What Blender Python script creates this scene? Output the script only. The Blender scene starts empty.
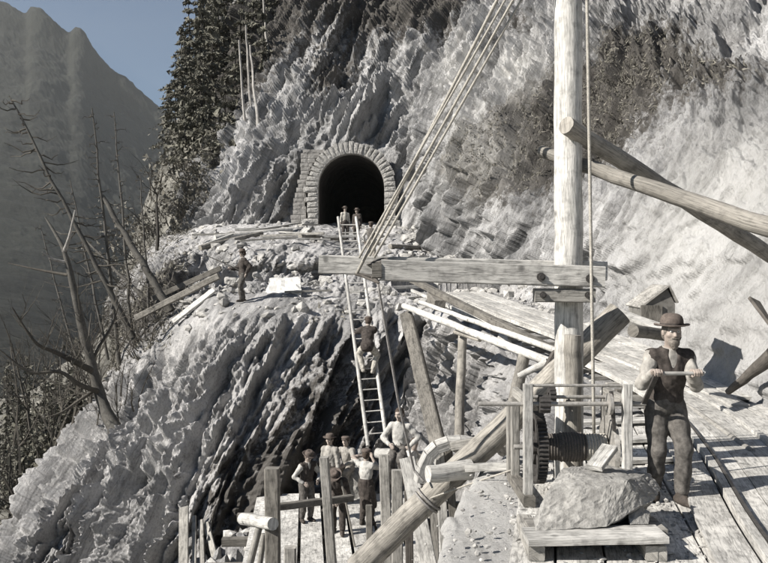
import bpy, bmesh, math, random
import numpy as np
from mathutils import Vector, Matrix
R = math.radians
F = 823.0; CX = 384.0; CY = 281.5
def P(px, py, Y):
    """a real point Y metres away, seen at photo pixel (px, py) - used like a surveyor's sight"""
    return np.array([(px-CX)*Y/F, Y, (CY-py)*Y/F])
def V3(a): return Vector((float(a[0]), float(a[1]), float(a[2])))
scene = bpy.context.scene
COL = scene.collection
random.seed(7)
RNG = np.random.default_rng(11)

# ------------------------------------------------------------------ noise
def _h(i, j, k, s):
    n = (i.astype(np.int64)*73856093) ^ (j.astype(np.int64)*19349663) ^ (k.astype(np.int64)*83492791) ^ (s*2654435761 & 0x7fffffff)
    n = (n ^ (n >> 13)) * 1274126177 & 0x7fffffff
    n = (n ^ (n >> 15)) * 668265263 & 0x7fffffff
    n = n ^ (n >> 12)
    return (n & 0xffffff)/float(0xffffff)
def vnoise(p, s=0):
    p = np.asarray(p, float); f = np.floor(p); t = p-f; i = f.astype(np.int64)
    t = t*t*t*(t*(t*6-15)+10)
    out = 0
    for a in (0, 1):
        wa = t[..., 0] if a else 1-t[..., 0]
        for b in (0, 1):
            wb = t[..., 1] if b else 1-t[..., 1]
            for c in (0, 1):
                wc = t[..., 2] if c else 1-t[..., 2]
                out = out + wa*wb*wc*_h(i[..., 0]+a, i[..., 1]+b, i[..., 2]+c, s)
    return out*2-1
def fbm(p, o=4, s=0):
    a = 1; r = 0; t = 0
    for q in range(o):
        r = r+a*vnoise(p*(2.03**q)+q*17.3, s+q); t += a; a *= .5
    return r/t
def cellplate(p, s=0, tilt=.9, shing=False):
    """random tilted plates: fractured rock"""
    p = np.asarray(p, float); f = np.floor(p).astype(np.int64)
    best = np.full(p.shape[:-1], 1e9); val = np.zeros(p.shape[:-1])
    for a in (-1, 0, 1):
        for b in (-1, 0, 1):
            for c in (-1, 0, 1):
                i, j, k = f[..., 0]+a, f[..., 1]+b, f[..., 2]+c
                dx = p[..., 0]-(i+_h(i, j, k, s+1)); dy = p[..., 1]-(j+_h(i, j, k, s+2)); dz = p[..., 2]-(k+_h(i, j, k, s+3))
                d = dx*dx+dy*dy+dz*dz
                m = d < best
                v = (_h(i, j, k, s+4)*2-1)*(.62 if shing else 1)+tilt*(dx*((_h(i, j, k, s+5)*1.1+.55) if shing else (_h(i, j, k, s+5)*2-1))+dy*(_h(i, j, k, s+6)*2-1)+dz*(_h(i, j, k, s+7)*2-1))
                best = np.where(m, d, best); val = np.where(m, v, val)
    return val
# strata frame: beds stand steeply, leaning to the upper right
_al = np.array([.33, .60, .73]); _al /= np.linalg.norm(_al)
_ac = -np.cross(_al, [0, 1, 0]); _ac /= np.linalg.norm(_ac)
_ad = np.cross(_ac, _al)
def strata(p, st=3.2):
    return np.stack([p@_ac, (p@_ad)*.16, (p@_al)/st], -1)
def rockdisp(p, sc=1.0, s=0, st=6.0):
    q = strata(p, st)/sc
    w = np.stack([fbm(q*.5, 3, s+31), fbm(q*.5+9, 3, s+37), fbm(q*.5+19, 3, s+41)], -1)
    q = q+w*np.array([.34, .3, .10])
    ridge = .5-np.abs(fbm(q*.45, 4, s+71))*1.9
    d = .36*cellplate(q*.42, s, .8, True)+.34*cellplate(q*1.0, s+10, 1.1, True)+.26*cellplate(q*2.3, s+20, 1.3, True)+.15*cellplate(q*np.array([1, 1, 1.2])*5.3, s+30, 1.3, True)+.06*fbm(q*np.array([9, 9, 5]), 3, s+5)+.16*ridge
    n = fbm(q*np.array([.8, .8, .5])+5, 3, s+83); n2 = fbm(q*np.array([2.0, 2.0, 1.0])+7, 3, s+87)
    d = d-.17*np.exp(-np.abs(n)/.03)-.08*np.exp(-np.abs(n2)/.04)
    return d
def soften(d, n):
    for _ in range(n):
        for ax in (0, 1):
            p = np.pad(d, [(1, 1) if k == ax else (0, 0) for k in range(2)], mode='edge')
            d = .5*d+.25*(np.take(p, range(0, d.shape[ax]), ax)+np.take(p, range(2, d.shape[ax]+2), ax))
    return d

# ------------------------------------------------------------------ materials
MATS = {}
def nodes(name, rough=.85, bump=None):
    m = bpy.data.materials.new(name); m.use_nodes = True
    nt = m.node_tree; b = nt.nodes['Principled BSDF']
    b.inputs['Roughness'].default_value = rough
    b.inputs['Specular IOR Level'].default_value = .25
    MATS[name] = m
    return m, nt, b
def tex(nt, scale, stretch=(1, 1, 1), detail=6, rough=.6, coord='Object', kind='noise', rot=(0, 0, 0)):
    tc = nt.nodes.new('ShaderNodeTexCoord'); mp = nt.nodes.new('ShaderNodeMapping')
    mp.inputs['Scale'].default_value = stretch; mp.inputs['Rotation'].default_value = rot
    nt.links.new(tc.outputs[coord], mp.inputs['Vector'])
    if kind == 'noise':
        t = nt.nodes.new('ShaderNodeTexNoise'); t.inputs['Detail'].default_value = detail; t.inputs['Roughness'].default_value = rough
    else:
        t = nt.nodes.new('ShaderNodeTexVoronoi')
    t.inputs['Scale'].default_value = scale
    nt.links.new(mp.outputs[0], t.inputs['Vector'])
    return t.outputs[0] if kind == 'noise' else t.outputs['Distance']
def ramp(nt, src, stops):
    r = nt.nodes.new('ShaderNodeValToRGB')
    e = r.color_ramp.elements
    while len(e) > 1: e.remove(e[-1])
    for n, (pos, c) in enumerate(stops):
        el = e[0] if n == 0 else e.new(pos)
        el.position = pos; el.color = (*c, 1) if len(c) == 3 else c
    nt.links.new(src, r.inputs[0]); return r.outputs[0]
def mix(nt, a, b, fac, mode='MIX'):
    m = nt.nodes.new('ShaderNodeMix'); m.data_type = 'RGBA'; m.blend_type = mode
    for sock, v in ((m.inputs[0], fac), (m.inputs[6], a), (m.inputs[7], b)):
        if hasattr(v, 'links'): nt.links.new(v, sock)
        elif isinstance(v, (int, float)): sock.default_value = v
        else: sock.default_value = (*v, 1)
    return m.outputs[2]
def bumpn(nt, b, src, strength, dist):
    bm = nt.nodes.new('ShaderNodeBump'); bm.inputs['Strength'].default_value = strength; bm.inputs['Distance'].default_value = dist
    nt.links.new(src, bm.inputs['Height'])
    if b.inputs['Normal'].links: nt.links.new(b.inputs['Normal'].links[0].from_socket, bm.inputs['Normal'])
    nt.links.new(bm.outputs[0], b.inputs['Normal'])
def g(v, w=0.0):   # grey with slight warmth
    return (v*(1+w), v, v*(1-w))
STR = (1, .45, .28)
def rockmat(name, dark, mid, light, sc=1.0, earth_shade=(.095, .088, .08)):
    m, nt, b = nodes(name, .92)
    def stx(scale, det, ro, dist=0.0):
        a = nt.nodes.new('ShaderNodeAttribute'); a.attribute_name = 'strata'; t = nt.nodes.new('ShaderNodeTexNoise')
        t.inputs['Scale'].default_value = scale; t.inputs['Detail'].default_value = det; t.inputs['Roughness'].default_value = ro; t.inputs['Distortion'].default_value = dist
        nt.links.new(a.outputs['Vector'], t.inputs['Vector']); return t.outputs[0]
    n1 = stx(.7*sc, 8, .62); n2 = stx(3.2*sc, 10, .72, .4); n3 = tex(nt, 18*sc, (1, 1, .8), 8, .75)
    nc = stx(1.9*sc, 6, .6, .5)
    c = ramp(nt, n1, [(.33, dark), (.5, mid), (.66, light)])
    c2 = ramp(nt, n2, [(.34, (.45,)*3), (.5, (.95,)*3), (.7, (1.12,)*3)])
    c = mix(nt, c, c2, 1.0, 'MULTIPLY')
    c3 = ramp(nt, n3, [(.38, (.55,)*3), (.5, (1,)*3)])
    c = mix(nt, c, c3, .7, 'MULTIPLY')
    c = mix(nt, c, ramp(nt, nc, [(.478, (1,)*3), (.497, (.3,)*3), (.503, (.3,)*3), (.525, (1,)*3)]), ramp(nt, tex(nt, .5*sc, (1, 1, 1), 3, .5), [(.5, (0,)*3), (.62, (.6,)*3)]), 'MULTIPLY')
    at = nt.nodes.new('ShaderNodeAttribute'); at.attribute_name = 'veg_shade'
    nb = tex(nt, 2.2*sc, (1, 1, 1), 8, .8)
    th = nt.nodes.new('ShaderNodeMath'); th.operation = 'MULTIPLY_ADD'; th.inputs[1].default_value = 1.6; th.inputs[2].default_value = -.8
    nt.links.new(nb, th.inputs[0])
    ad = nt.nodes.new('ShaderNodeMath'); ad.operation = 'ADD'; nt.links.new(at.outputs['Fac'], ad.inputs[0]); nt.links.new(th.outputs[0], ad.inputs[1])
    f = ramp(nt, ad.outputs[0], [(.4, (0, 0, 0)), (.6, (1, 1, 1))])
    c = mix(nt, c, earth_shade, f)  # tints scrubby earth, and paints in shade on upper cliff and gully
    a2 = nt.nodes.new('ShaderNodeAttribute'); a2.attribute_name = 'pale'
    c = mix(nt, c, (.62, .61, .58), a2.outputs['Fac'])
    nt.links.new(c, b.inputs['Base Color'])
    bumpn(nt, b, n2, 1.0, .22/sc); bumpn(nt, b, ramp(nt, nc, [(.47, (1,)*3), (.5, (0,)*3), (.53, (1,)*3)]), .35, .05/sc); bumpn(nt, b, n3, .9, .05/sc)
    return m
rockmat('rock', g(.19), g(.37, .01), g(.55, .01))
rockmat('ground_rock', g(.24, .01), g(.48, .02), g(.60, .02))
def woodmat(name, col, sc=1.0, dark=.6, knots=True):
    m, nt, b = nodes(name, .8)
    n1 = tex(nt, 9*sc, (1, 1, 1), 5, .6); n2 = tex(nt, 55*sc, (1, 1, 1), 4, .7); n0 = tex(nt, 1.1*sc, (1, 1, 1), 4, .6)
    n4 = tex(nt, 30*sc, (1, .12, 1), 5, .65, coord='UV')
    c = ramp(nt, n4, [(.34, tuple(x*dark for x in col)), (.5, col), (.68, tuple(x*1.12 for x in col))])
    c = mix(nt, c, ramp(nt, n1, [(.35, (.55,)*3), (.5, (1,)*3)]), .7, 'MULTIPLY')
    c = mix(nt, c, ramp(nt, n0, [(.4, (.72,)*3), (.62, (1.1,)*3)]), .9, 'MULTIPLY')
    n5 = tex(nt, 42*sc, (1, .035, 1), 3, .6, coord='UV'); c = mix(nt, c, ramp(nt, n5, [(.455, (1,)*3), (.485, (.28,)*3), (.50, (.28,)*3), (.53, (1,)*3)]), .55, 'MULTIPLY')
    vk = tex(nt, 2.6*sc, (1, 1, 1), kind='voronoi'); c = mix(nt, c, ramp(nt, vk, [(.05, (.25,)*3), (.085, (.55,)*3), (.12, (1,)*3)]), .8, 'MULTIPLY')
    oi = nt.nodes.new('ShaderNodeObjectInfo')
    c = mix(nt, c, ramp(nt, oi.outputs['Random'], [(0, (.8,)*3), (1, (1.1,)*3)]), 1.0, 'MULTIPLY')
    nt.links.new(c, b.inputs['Base Color'])
    bumpn(nt, b, n4, .6, .014); bumpn(nt, b, n2, .35, .005)
    return m
woodmat('timber', (.36, .345, .315))
woodmat('pale_timber', (.58, .565, .53))
woodmat('log', (.32, .30, .265))
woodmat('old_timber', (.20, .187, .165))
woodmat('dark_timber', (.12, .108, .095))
woodmat('dead_bark', (.125, .118, .105), 2)
woodmat('pale_bark', (.42, .40, .37), 2)
woodmat('twig', (.10, .09, .075), 2)
woodmat('dark_bark', (.045, .04, .034), 2)
def flat(name, col, rough=.85, metallic=0, var=.25, sc=20, bump=.3, bd=.01):
    m, nt, b = nodes(name, rough)
    b.inputs['Metallic'].default_value = metallic
    n = tex(nt, sc, (1, 1, 1), 5, .65); n2 = tex(nt, sc*.2, (1, 1, 1), 3, .6)
    c = ramp(nt, n, [(.35, tuple(x*(1-var) for x in col)), (.65, tuple(x*(1+var) for x in col))])
    c = mix(nt, c, ramp(nt, n2, [(.35, (.75,)*3), (.6, (1.05,)*3)]), .8, 'MULTIPLY')
    nt.links.new(c, b.inputs['Base Color']); bumpn(nt, b, n, bump, bd)
    return m
flat('iron', (.075, .07, .066), .5, .35, .3, 30, .3, .004)
flat('worn_iron', (.34, .325, .30), .5, .3, .3, 30, .3, .004)
flat('rope', (.36, .34, .30), .9, 0, .3, 90, .5, .004)
flat('wire_rope', (.22, .21, .2), .7, 0, .3, 60, .5, .006)
flat('dark_rope', (.10, .09, .08), .9, 0, .3, 90, .5, .006)
flat('skin', (.32, .27, .235), .6, 0, .12, 25, .2, .002)
flat('eye', (.55, .54, .52), .3, 0, .02)
flat('pupil', (.03, .025, .02), .2, 0, .02)
flat('grey_hair', (.17, .15, .13), .8, 0, .4, 60, .8, .004)
flat('hair', (.06, .045, .035), .8, 0, .4, 60, .8, .004)
flat('shirt_white', (.40, .39, .365), .9, 0, .15, 14, .6, .02)
flat('shirt_worn', (.30, .285, .26), .9, 0, .25, 12, .6, .02)
flat('cloth_dark', (.055, .047, .042), .95, 0, .4, 18, .6, .01)
flat('cloth_brown', (.10, .093, .085), .95, 0, .4, 18, .6, .01)
flat('cloth_grey', (.24, .22, .195), .95, 0, .35, 14, .6, .01)
flat('cloth_pale', (.38, .36, .32), .95, 0, .35, 14, .6, .01)
flat('felt', (.11, .09, .078), .95, 0, .25, 40, .4, .003)
flat('leather', (.05, .042, .036), .7, 0, .4, 20, .4, .004)
flat('dusty_leather', (.30, .28, .25), .8, 0, .4, 20, .4, .004)
flat('stone_block', (.27, .262, .245), .9, 0, .3, 16, .9, .02)
flat('masonry', (.27, .26, .245), .9, 0, .3, 5, .9, .05)
flat('dressed_stone', (.34, .33, .31), .9, 0, .45, 11, 1.0, .05)
flat('pale_stone', (.60, .59, .56), .9, 0, .2, 7, .9, .03)
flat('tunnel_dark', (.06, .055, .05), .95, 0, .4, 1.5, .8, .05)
flat('rubble', (.36, .35, .33), .95, 0, .35, 6, .7, .02)
flat('forest_far', (.02, .021, .017), 1, 0, .4, .02, .5, 8)
flat('valley', (.13, .125, .11), 1, 0, .6, .5, .9, .3)
flat('needles', (.13, .125, .10), .8, 0, .45, 1.2, .1, .01)
flat('scrub', (.17, .16, .135), .9, 0, .5, 1.2, .1, .01)

# ------------------------------------------------------------------ objects
def wl(o):
    l = Vector((0, 0, 0))
    while o: l = l+o.location; o = o.parent
    return l
def tag(o, label=None, cat=None, group=None, kind=None):
    if label: o['label'] = label
    if cat: o['category'] = cat
    if group: o['group'] = group
    if kind: o['kind'] = kind
    return o
def empty(name, loc, label=None, cat=None, group=None):
    o = bpy.data.objects.new(name, None); COL.objects.link(o); o.location = V3(loc); o.empty_display_size = .2
    return tag(o, label, cat, group)
def mkobj(name, verts, faces, mat, parent=None, smooth=False, uv=None, origin=None):
    verts = np.asarray(verts, float)
    if parent is not None: off = np.array(wl(parent)); loc = Vector((0, 0, 0))
    elif origin is not None: off = np.array(origin); loc = V3(origin)
    else:
        off = np.array([(verts[:, 0].min()+verts[:, 0].max())/2, (verts[:, 1].min()+verts[:, 1].max())/2, verts[:, 2].min()]); loc = V3(off)
    me = bpy.data.meshes.new(name)
    v = verts-off
    if isinstance(faces, np.ndarray):
        k = faces.shape[1]
        me.vertices.add(len(v)); me.vertices.foreach_set('co', v.ravel())
        me.loops.add(faces.size); me.loops.foreach_set('vertex_index', faces.ravel().astype(np.int32))
        me.polygons.add(len(faces)); me.polygons.foreach_set('loop_start', np.arange(0, faces.size, k, dtype=np.int32))
        me.polygons.foreach_set('loop_total', np.full(len(faces), k, dtype=np.int32))
        me.update(calc_edges=True)
    else:
        me.from_pydata(v.tolist(), [], faces)
    if uv is not None:
        ul = me.uv_layers.new(name='UVMap'); ul.data.foreach_set('uv', np.asarray(uv, float).ravel())
    me.materials.append(MATS[mat])
    me.polygons.foreach_set('use_smooth', np.full(len(me.polygons), smooth, dtype=bool))
    o = bpy.data.objects.new(name, me); COL.objects.link(o); o.location = loc
    if parent is not None: o.parent = parent
    return o
def nrm(a): a = np.asarray(a, float); return a/max(1e-9, np.linalg.norm(a))
class MB:
    def __init__(s): s.v = []; s.f = []; s.uv = []
    def quad_uv(s, f, uvs): s.f.append(f); s.uv.extend(uvs)
    def tube(s, pts, rad, n=8, cap=True, seed=0, rough=0.0):
        pts = [np.asarray(p, float) for p in pts]
        if not hasattr(rad, '__len__'): rad = [rad]*len(pts)
        b0 = len(s.v); up = None; L = 0; u0 = (seed*.37) % 1
        rr = np.random.default_rng(seed+int(abs(pts[0][0])*97) % 991)
        ang0 = rr.random()*6.28
        for i, p in enumerate(pts):
            t = nrm(pts[min(i+1, len(pts)-1)]-pts[max(i-1, 0)])
            if up is None:
                up = nrm(np.cross(t, [0.13, 0.2, 1] if abs(t[2]) < .9 else [1, .1, 0]))
            up = nrm(up-t*np.dot(up, t)); w = np.cross(t, up)
            for k in range(n):
                a = 2*math.pi*k/n+ang0
                r = rad[i]*(1+rough*(rr.random()-.5))
                s.v.append(p+up*math.cos(a)*r+w*math.sin(a)*r)
        ls = [0]
        for i in range(1, len(pts)): ls.append(ls[-1]+np.linalg.norm(pts[i]-pts[i-1]))
        for i in range(len(pts)-1):
            for k in range(n):
                k2 = (k+1) % n
                s.quad_uv([b0+i*n+k, b0+i*n+k2, b0+(i+1)*n+k2, b0+(i+1)*n+k],
                          [(u0+k/n, ls[i]), (u0+(k+1)/n, ls[i]), (u0+(k+1)/n, ls[i+1]), (u0+k/n, ls[i+1])])
        if cap:
            s.f.append([b0+k for k in range(n)][::-1]); s.uv.extend([(.5+.1*math.cos(6.28*k/n), .5+.1*math.sin(6.28*k/n)) for k in range(n)])
            e = b0+(len(pts)-1)*n
            s.f.append([e+k for k in range(n)]); s.uv.extend([(.5+.1*math.cos(6.28*k/n), .5+.1*math.sin(6.28*k/n)) for k in range(n)])
        return s
    def beam(s, a, b, w, h, up=(0, 0, 1), seg=1, rough=0.0, bev=.08, seed=1, w1=None, h1=None):
        """squared timber from a to b; w across, h along up; chamfered, slightly uneven"""
        a = np.asarray(a, float); b = np.asarray(b, float); t = nrm(b-a); L = np.linalg.norm(b-a)
        up = np.asarray(up, float); x = nrm(np.cross(t, up)); u = np.cross(x, t)
        rr = np.random.default_rng(seed+int(abs(a[0]*131+a[2]*71)) % 9973)
        b0 = len(s.v); c = min(w, h)*bev; uo = rr.random()*5
        w1 = w if w1 is None else w1; h1 = h if h1 is None else h1
        n = 8
        for i in range(seg+1):
            f = i/seg; ww = w+(w1-w)*f; hh = h+(h1-h)*f
            prof = [(-ww/2+c, -hh/2), (ww/2-c, -hh/2), (ww/2, -hh/2+c), (ww/2, hh/2-c), (ww/2-c, hh/2), (-ww/2+c, hh/2), (-ww/2, hh/2-c), (-ww/2, -hh/2+c)]
            j = (rr.random(2)-.5)*rough*min(w, h)
            for (px, pz) in prof:
                jj = (rr.random(2)-.5)*rough*min(w, h)*.5
                s.v.append(a+t*L*f+x*(px+j[0]+jj[0])+u*(pz+j[1]+jj[1]))
        for i in range(seg):
            for k in range(n):
                k2 = (k+1) % n
                s.quad_uv([b0+i*n+k, b0+i*n+k2, b0+(i+1)*n+k2, b0+(i+1)*n+k],
                          [(uo+k*.15, L*i/seg), (uo+k*.15+.13, L*i/seg), (uo+k*.15+.13, L*(i+1)/seg), (uo+k*.15, L*(i+1)/seg)])
        s.f.append([b0+k for k in range(n)][::-1]); s.uv.extend([(uo+.02*k, .1*k) for k in range(n)])
        e = b0+seg*n
        s.f.append([e+k for k in range(n)]); s.uv.extend([(uo+.02*k, .1*k) for k in range(n)])
        return s
    def lathe(s, base, axis, prof, n=24, ref=(0, 0, 1)):
        """prof: list of (distance along axis, radius)"""
        base = np.asarray(base, float); t = nrm(axis)
        r0 = np.asarray(ref, float)
        if abs(np.dot(r0, t)) > .95: r0 = np.array([1., 0, 0])
        x = nrm(np.cross(t, r0)); y = np.cross(t, x); b0 = len(s.v)
        for d, r in prof:
            for k in range(n):
                a = 2*math.pi*k/n
                s.v.append(base+t*d+(x*math.cos(a)+y*math.sin(a))*max(r, 1e-4))
        for i in range(len(prof)-1):
            for k in range(n):
                k2 = (k+1) % n
                s.quad_uv([b0+i*n+k, b0+i*n+k2, b0+(i+1)*n+k2, b0+(i+1)*n+k], [(k/n, i*.1), ((k+1)/n, i*.1), ((k+1)/n, i*.1+.1), (k/n, i*.1+.1)])
        return s
    def build(s, name, mat, parent=None, smooth=False, origin=None):
        return mkobj(name, s.v, s.f, mat, parent, smooth, s.uv, origin)
def auto(o, ang=35):
    """smooth shading with hard edges kept, as mesh data"""
    me = o.data
    me.polygons.foreach_set('use_smooth', np.ones(len(me.polygons), dtype=bool))
    bm = bmesh.new(); bm.from_mesh(me)
    for e in bm.edges:
        if len(e.link_faces) == 2 and e.calc_face_angle(0) > R(ang): e.smooth = False
    bm.to_mesh(me); bm.free()
    return o
def hullrock(name, pts, mat, parent=None, sub=4, amp=.04, sc=.5, seed=0, smooth=False):
    bm = bmesh.new()
    vs = [bm.verts.new(V3(p)) for p in pts]
    r = bmesh.ops.convex_hull(bm, input=vs)
    junk = [v for v in bm.verts if not v.link_faces]
    bmesh.ops.delete(bm, geom=junk, context='VERTS')
    bmesh.ops.triangulate(bm, faces=bm.faces[:])
    for q in range(sub): bmesh.ops.subdivide_edges(bm, edges=bm.edges[:], cuts=1, use_grid_fill=True)
    bm.normal_update()
    co = np.array([v.co[:] for v in bm.verts]); nn = np.array([v.normal[:] for v in bm.verts])
    if sub:
        d = .6*cellplate(co/sc, seed)+.3*cellplate(co/sc*2.7, seed+9)+.15*cellplate(co/sc*6, seed+19)+.2*fbm(co/sc*6, 3, seed)
        co = co+nn*(d*amp)[:, None]
    faces = [[v.index for v in f.verts] for f in bm.faces]
    bm.free()
    return mkobj(name, co, faces, mat, parent, smooth)

# ------------------------------------------------------------------ terrain sheets
def cr(a, n):
    """Catmull-Rom along axis 0 of array a (K, ..., 3), n[k] steps in each span"""
    K = a.shape[0]; out = []
    for k in range(K-1):
        p0 = a[max(k-1, 0)]; p1 = a[k]; p2 = a[k+1]; p3 = a[min(k+2, K-1)]
        for i in range(n[k]):
            t = i/n[k]
            out.append(.5*((2*p1)+(-p0+p2)*t+(2*p0-5*p1+4*p2-p3)*t*t+(-p0+3*p1-3*p2+p3)*t**3))
    out.append(a[-1])
    return np.array(out)
def steps(ctrl, axis, px, lo=3, hi=90):
    """how many cells each span needs, from its length against its distance"""
    d = np.diff(ctrl, axis=axis); L = np.linalg.norm(d, axis=-1)
    Y = ctrl[..., 1]; Y = (Y[1:] + Y[:-1])/2 if axis == 0 else (Y[:, 1:]+Y[:, :-1])/2
    vis = np.maximum(Y, 4)
    n = (L/vis*F/px); n = np.median(n, axis=1-axis)
    return [int(min(hi, max(lo, x))) for x in n]
def sheet(ctrl, px=1.5, hi=90):
    ctrl = np.array(ctrl, float)      # rows x cols x 3
    nr = steps(ctrl, 0, px, hi=hi); nc = steps(ctrl, 1, px, hi=hi)
    gdd = cr(ctrl, nr)
    gdd = np.swapaxes(cr(np.swapaxes(gdd, 0, 1), nc), 0, 1)
    R_ = np.arange(len(gdd)); rowpar = np.concatenate([[k+i/nr[k] for i in range(nr[k])] for k in range(len(nr))]+[[len(nr)]])
    colpar = np.concatenate([[k+i/nc[k] for i in range(nc[k])] for k in range(len(nc))]+[[len(nc)]])
    return gdd, rowpar, colpar
def gnormals(G):
    du = np.gradient(G, axis=1); dv = np.gradient(G, axis=0)
    n = np.cross(du, dv); n /= np.maximum(np.linalg.norm(n, axis=-1, keepdims=True), 1e-9)
    return n
def gridobj(name, G, mat, keep=None, attrs=None, smooth=False, kind='structure'):
    r, c = G.shape[:2]
    idx = np.arange(r*c).reshape(r, c)
    f = np.stack([idx[:-1, :-1], idx[:-1, 1:], idx[1:, 1:], idx[1:, :-1]], -1)
    if keep is not None: f = f[keep]
    f = f.reshape(-1, 4)
    o = mkobj(name, G.reshape(-1, 3), f, mat, None, smooth, origin=(0, 0, 0))
    for k, a in (attrs or {}).items():
        at = o.data.attributes.new(k, 'FLOAT', 'POINT'); at.data.foreach_set('value', np.asarray(a, float).ravel())
    sa = o.data.attributes.new('strata', 'FLOAT_VECTOR', 'POINT'); sa.data.foreach_set('vector', strata(G.reshape(-1, 3), 4.5).ravel())
    tag(o, kind=kind)
    return o
def blob(G, c, r):
    c = np.asarray(c, float); r = np.asarray(r, float)
    return np.exp(-(((G-c)/r)**2).sum(-1))
EXPOSURE = .88; HAZE = .0001
# ================================================================== TERRAIN
# ---- cliff behind the bench: rows go from top to foot, columns left to right
CL = [
 [(150,-200,120),(190,-60,95),(215,20,85),(215,80,75),(205,140,68),(195,190,62),(185,245,60)],
 [(230,-200,90),(235,-60,80),(240,20,72),(235,80,67),(225,140,61),(212,190,56),(203,250,54)],
 [(300,-200,80),(290,-60,73),(278,20,66),(268,80,61),(258,140,56),(250,190,53),(245,250,52)],
 [(350,-200,78),(340,-60,70),(322,20,62),(310,80,57),(300,140,52.6),(292,190,51.6),(290,250,51.3)],
 [(390,-200,76),(380,-60,68),(365,20,61),(352,80,56),(350,130,51.6),(350,190,51.2),(350,250,51)],
 [(430,-200,72),(425,-60,64),(415,20,57),(408,80,53),(402,140,50.2),(400,190,49.8),(400,250,49)],
 [(480,-200,66),(475,-60,58),(465,20,51),(455,80,47),(445,140,44),(440,190,42),(435,260,40.5)],
 [(540,-200,58),(530,-60,50),(520,20,44),(510,80,40),(500,140,37),(490,200,35),(490,290,32.5)],
 [(620,-200,50),(600,-60,42),(590,20,36),(585,80,32),(575,150,29.5),(572,220,27),(572,325,25.2)],
 [(720,-200,42),(700,-60,34),(680,20,29),(670,80,25),(658,160,22.5),(650,240,20.6),(648,372,19.2)],
 [(820,-200,34),(800,-60,28),(780,20,23),(760,90,20),(742,180,17.3),(734,270,15.9),(726,405,14.8)],
 [(950,-200,28),(930,-60,22),(900,20,18),(880,100,15.5),(860,200,13),(850,310,11.5),(840,455,10)],
 [(1200,-200,22),(1180,-60,17),(1150,40,14),(1120,150,11),(1100,280,9),(1090,420,7.5),(1080,620,6.0)],
]
ctrl = np.array([[P(*CL[c][r]) for c in range(len(CL))] for r in range(7)])
side = np.array([[14, -8, 30], [13, -8, 14], [12, -8, 9], [11, -8, 6], [10, -8, 3.2], [9, -8, .5], [8, -8, -2.6]], float)
ctrl = np.concatenate([ctrl, side[:, None]], 1)
G, rp, cp = sheet(ctrl, 1.55, 240)
N = gnormals(G)
if np.median((N*-G).sum(-1)) < 0: N = -N
AC = P(351.5, 187, 50.3)                     # centre of the arch
RIN, ROUT = 2.03, 2.72
FLOORZ = P(350, 222, 50)[2]
dist = np.hypot(G[..., 0]-AC[0], np.maximum(G[..., 2]-AC[2], 0))
near_arch = np.clip((dist-2.7)/1.6, 0, 1)
near_arch = np.where(G[..., 1] > 46, near_arch, 1)
depth = np.linalg.norm(G, axis=-1)
sc = np.clip(depth/34, .38, 1.35)
D = rockdisp(G, .85, 3)
D2 = rockdisp(G, .36, 53, 4)
# broad buttresses that lean with the beds
big = cellplate(strata(G, 5)/3.4+.3*fbm(G*.3, 3, 5)[..., None], 77, .8)
smoothzone = np.clip(blob(G, P(735, 180, 16), (2.3, 5, 5.5))+blob(G, P(690, 240, 17), (1.6, 4, 2.2)), 0, 1)
amp = 1.05*sc*(1-.5*smoothzone)
w = np.clip((depth-18)/20, 0, 1)
disp = (D*(.35+.65*w)+D2*(.55-.25*w))*amp + big*.6*np.clip((depth-25)/20, 0, 1)
disp = disp*(.10+.90*near_arch)-.25*(1-near_arch)
disp = soften(disp, 1)
G2 = G+N*disp[..., None]
veg_shade = .8*blob(G, P(560, 130, 31), (3.6, 9, 3.0))+.62*blob(G, P(625, 30, 30), (2.4, 6, 4.2))+.9*blob(G, P(495, 150, 37), (2.0, 5, 2.6))+.75*blob(G, P(240, 60, 66), (4.5, 14, 9))
veg_shade += .75*blob(G, P(360, -20, 66), (17, 18, 8))+.55*blob(G, P(335, 90, 57), (2.2, 8, 3.2))+.5*blob(G, P(430, 20, 58), (5, 10, 3))+.5*blob(G, P(515, 30, 44), (2.5, 5, 2))+.45*blob(G, P(745, 60, 21), (.7, 4, 1.6))  # dark upper cliff: shade and frame-edge darkening put into the rock colour
pale = .8*blob(G, P(519, 85, 40), (.8, 6, 2.0))+.7*blob(G, P(478, 160, 40), (1.2, 6, 3.0))+.6*blob(G, P(740, 190, 16), (1.8, 5, 3.6))+.5*blob(G, P(455, 60, 47), (1.2, 6, 3.6))
pale = np.clip(pale*(.5+.9*fbm(strata(G, 3)*1.2, 4, 8)+.35), 0, 1)
fc = G2[:-1, :-1]
dd = np.hypot(fc[..., 0]-AC[0], np.maximum(fc[..., 2]-AC[2], 0))
keep = ~((dd < RIN+.35) & (fc[..., 1] > 47))
gridobj('cliff', G2, 'rock', keep, {'veg_shade': np.clip(veg_shade, 0, 1), 'pale': pale})
CLIFF = G2; CVEG_SHADE = np.clip(veg_shade, 0, 1)

CLN = np.array([(1.45, 31, -.35), (2.9, 24.8, -1.0), (4.15, 20, -1.52), (4.85, 16, -1.86), (4.75, 12.6, -1.98), (4.15, 9.6, -2.0), (3.35, 6.6, -2.0), (2.75, 4, -2.0)])
cl = cr(CLN, [10]*(len(CLN)-1)); tang = np.gradient(cl, axis=0); tang /= np.linalg.norm(tang, axis=1, keepdims=True)
lat = np.cross(tang, [0, 0, 1]); lat /= np.linalg.norm(lat, axis=1, keepdims=True)
if lat[20][0] < 0: lat = -lat
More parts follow.
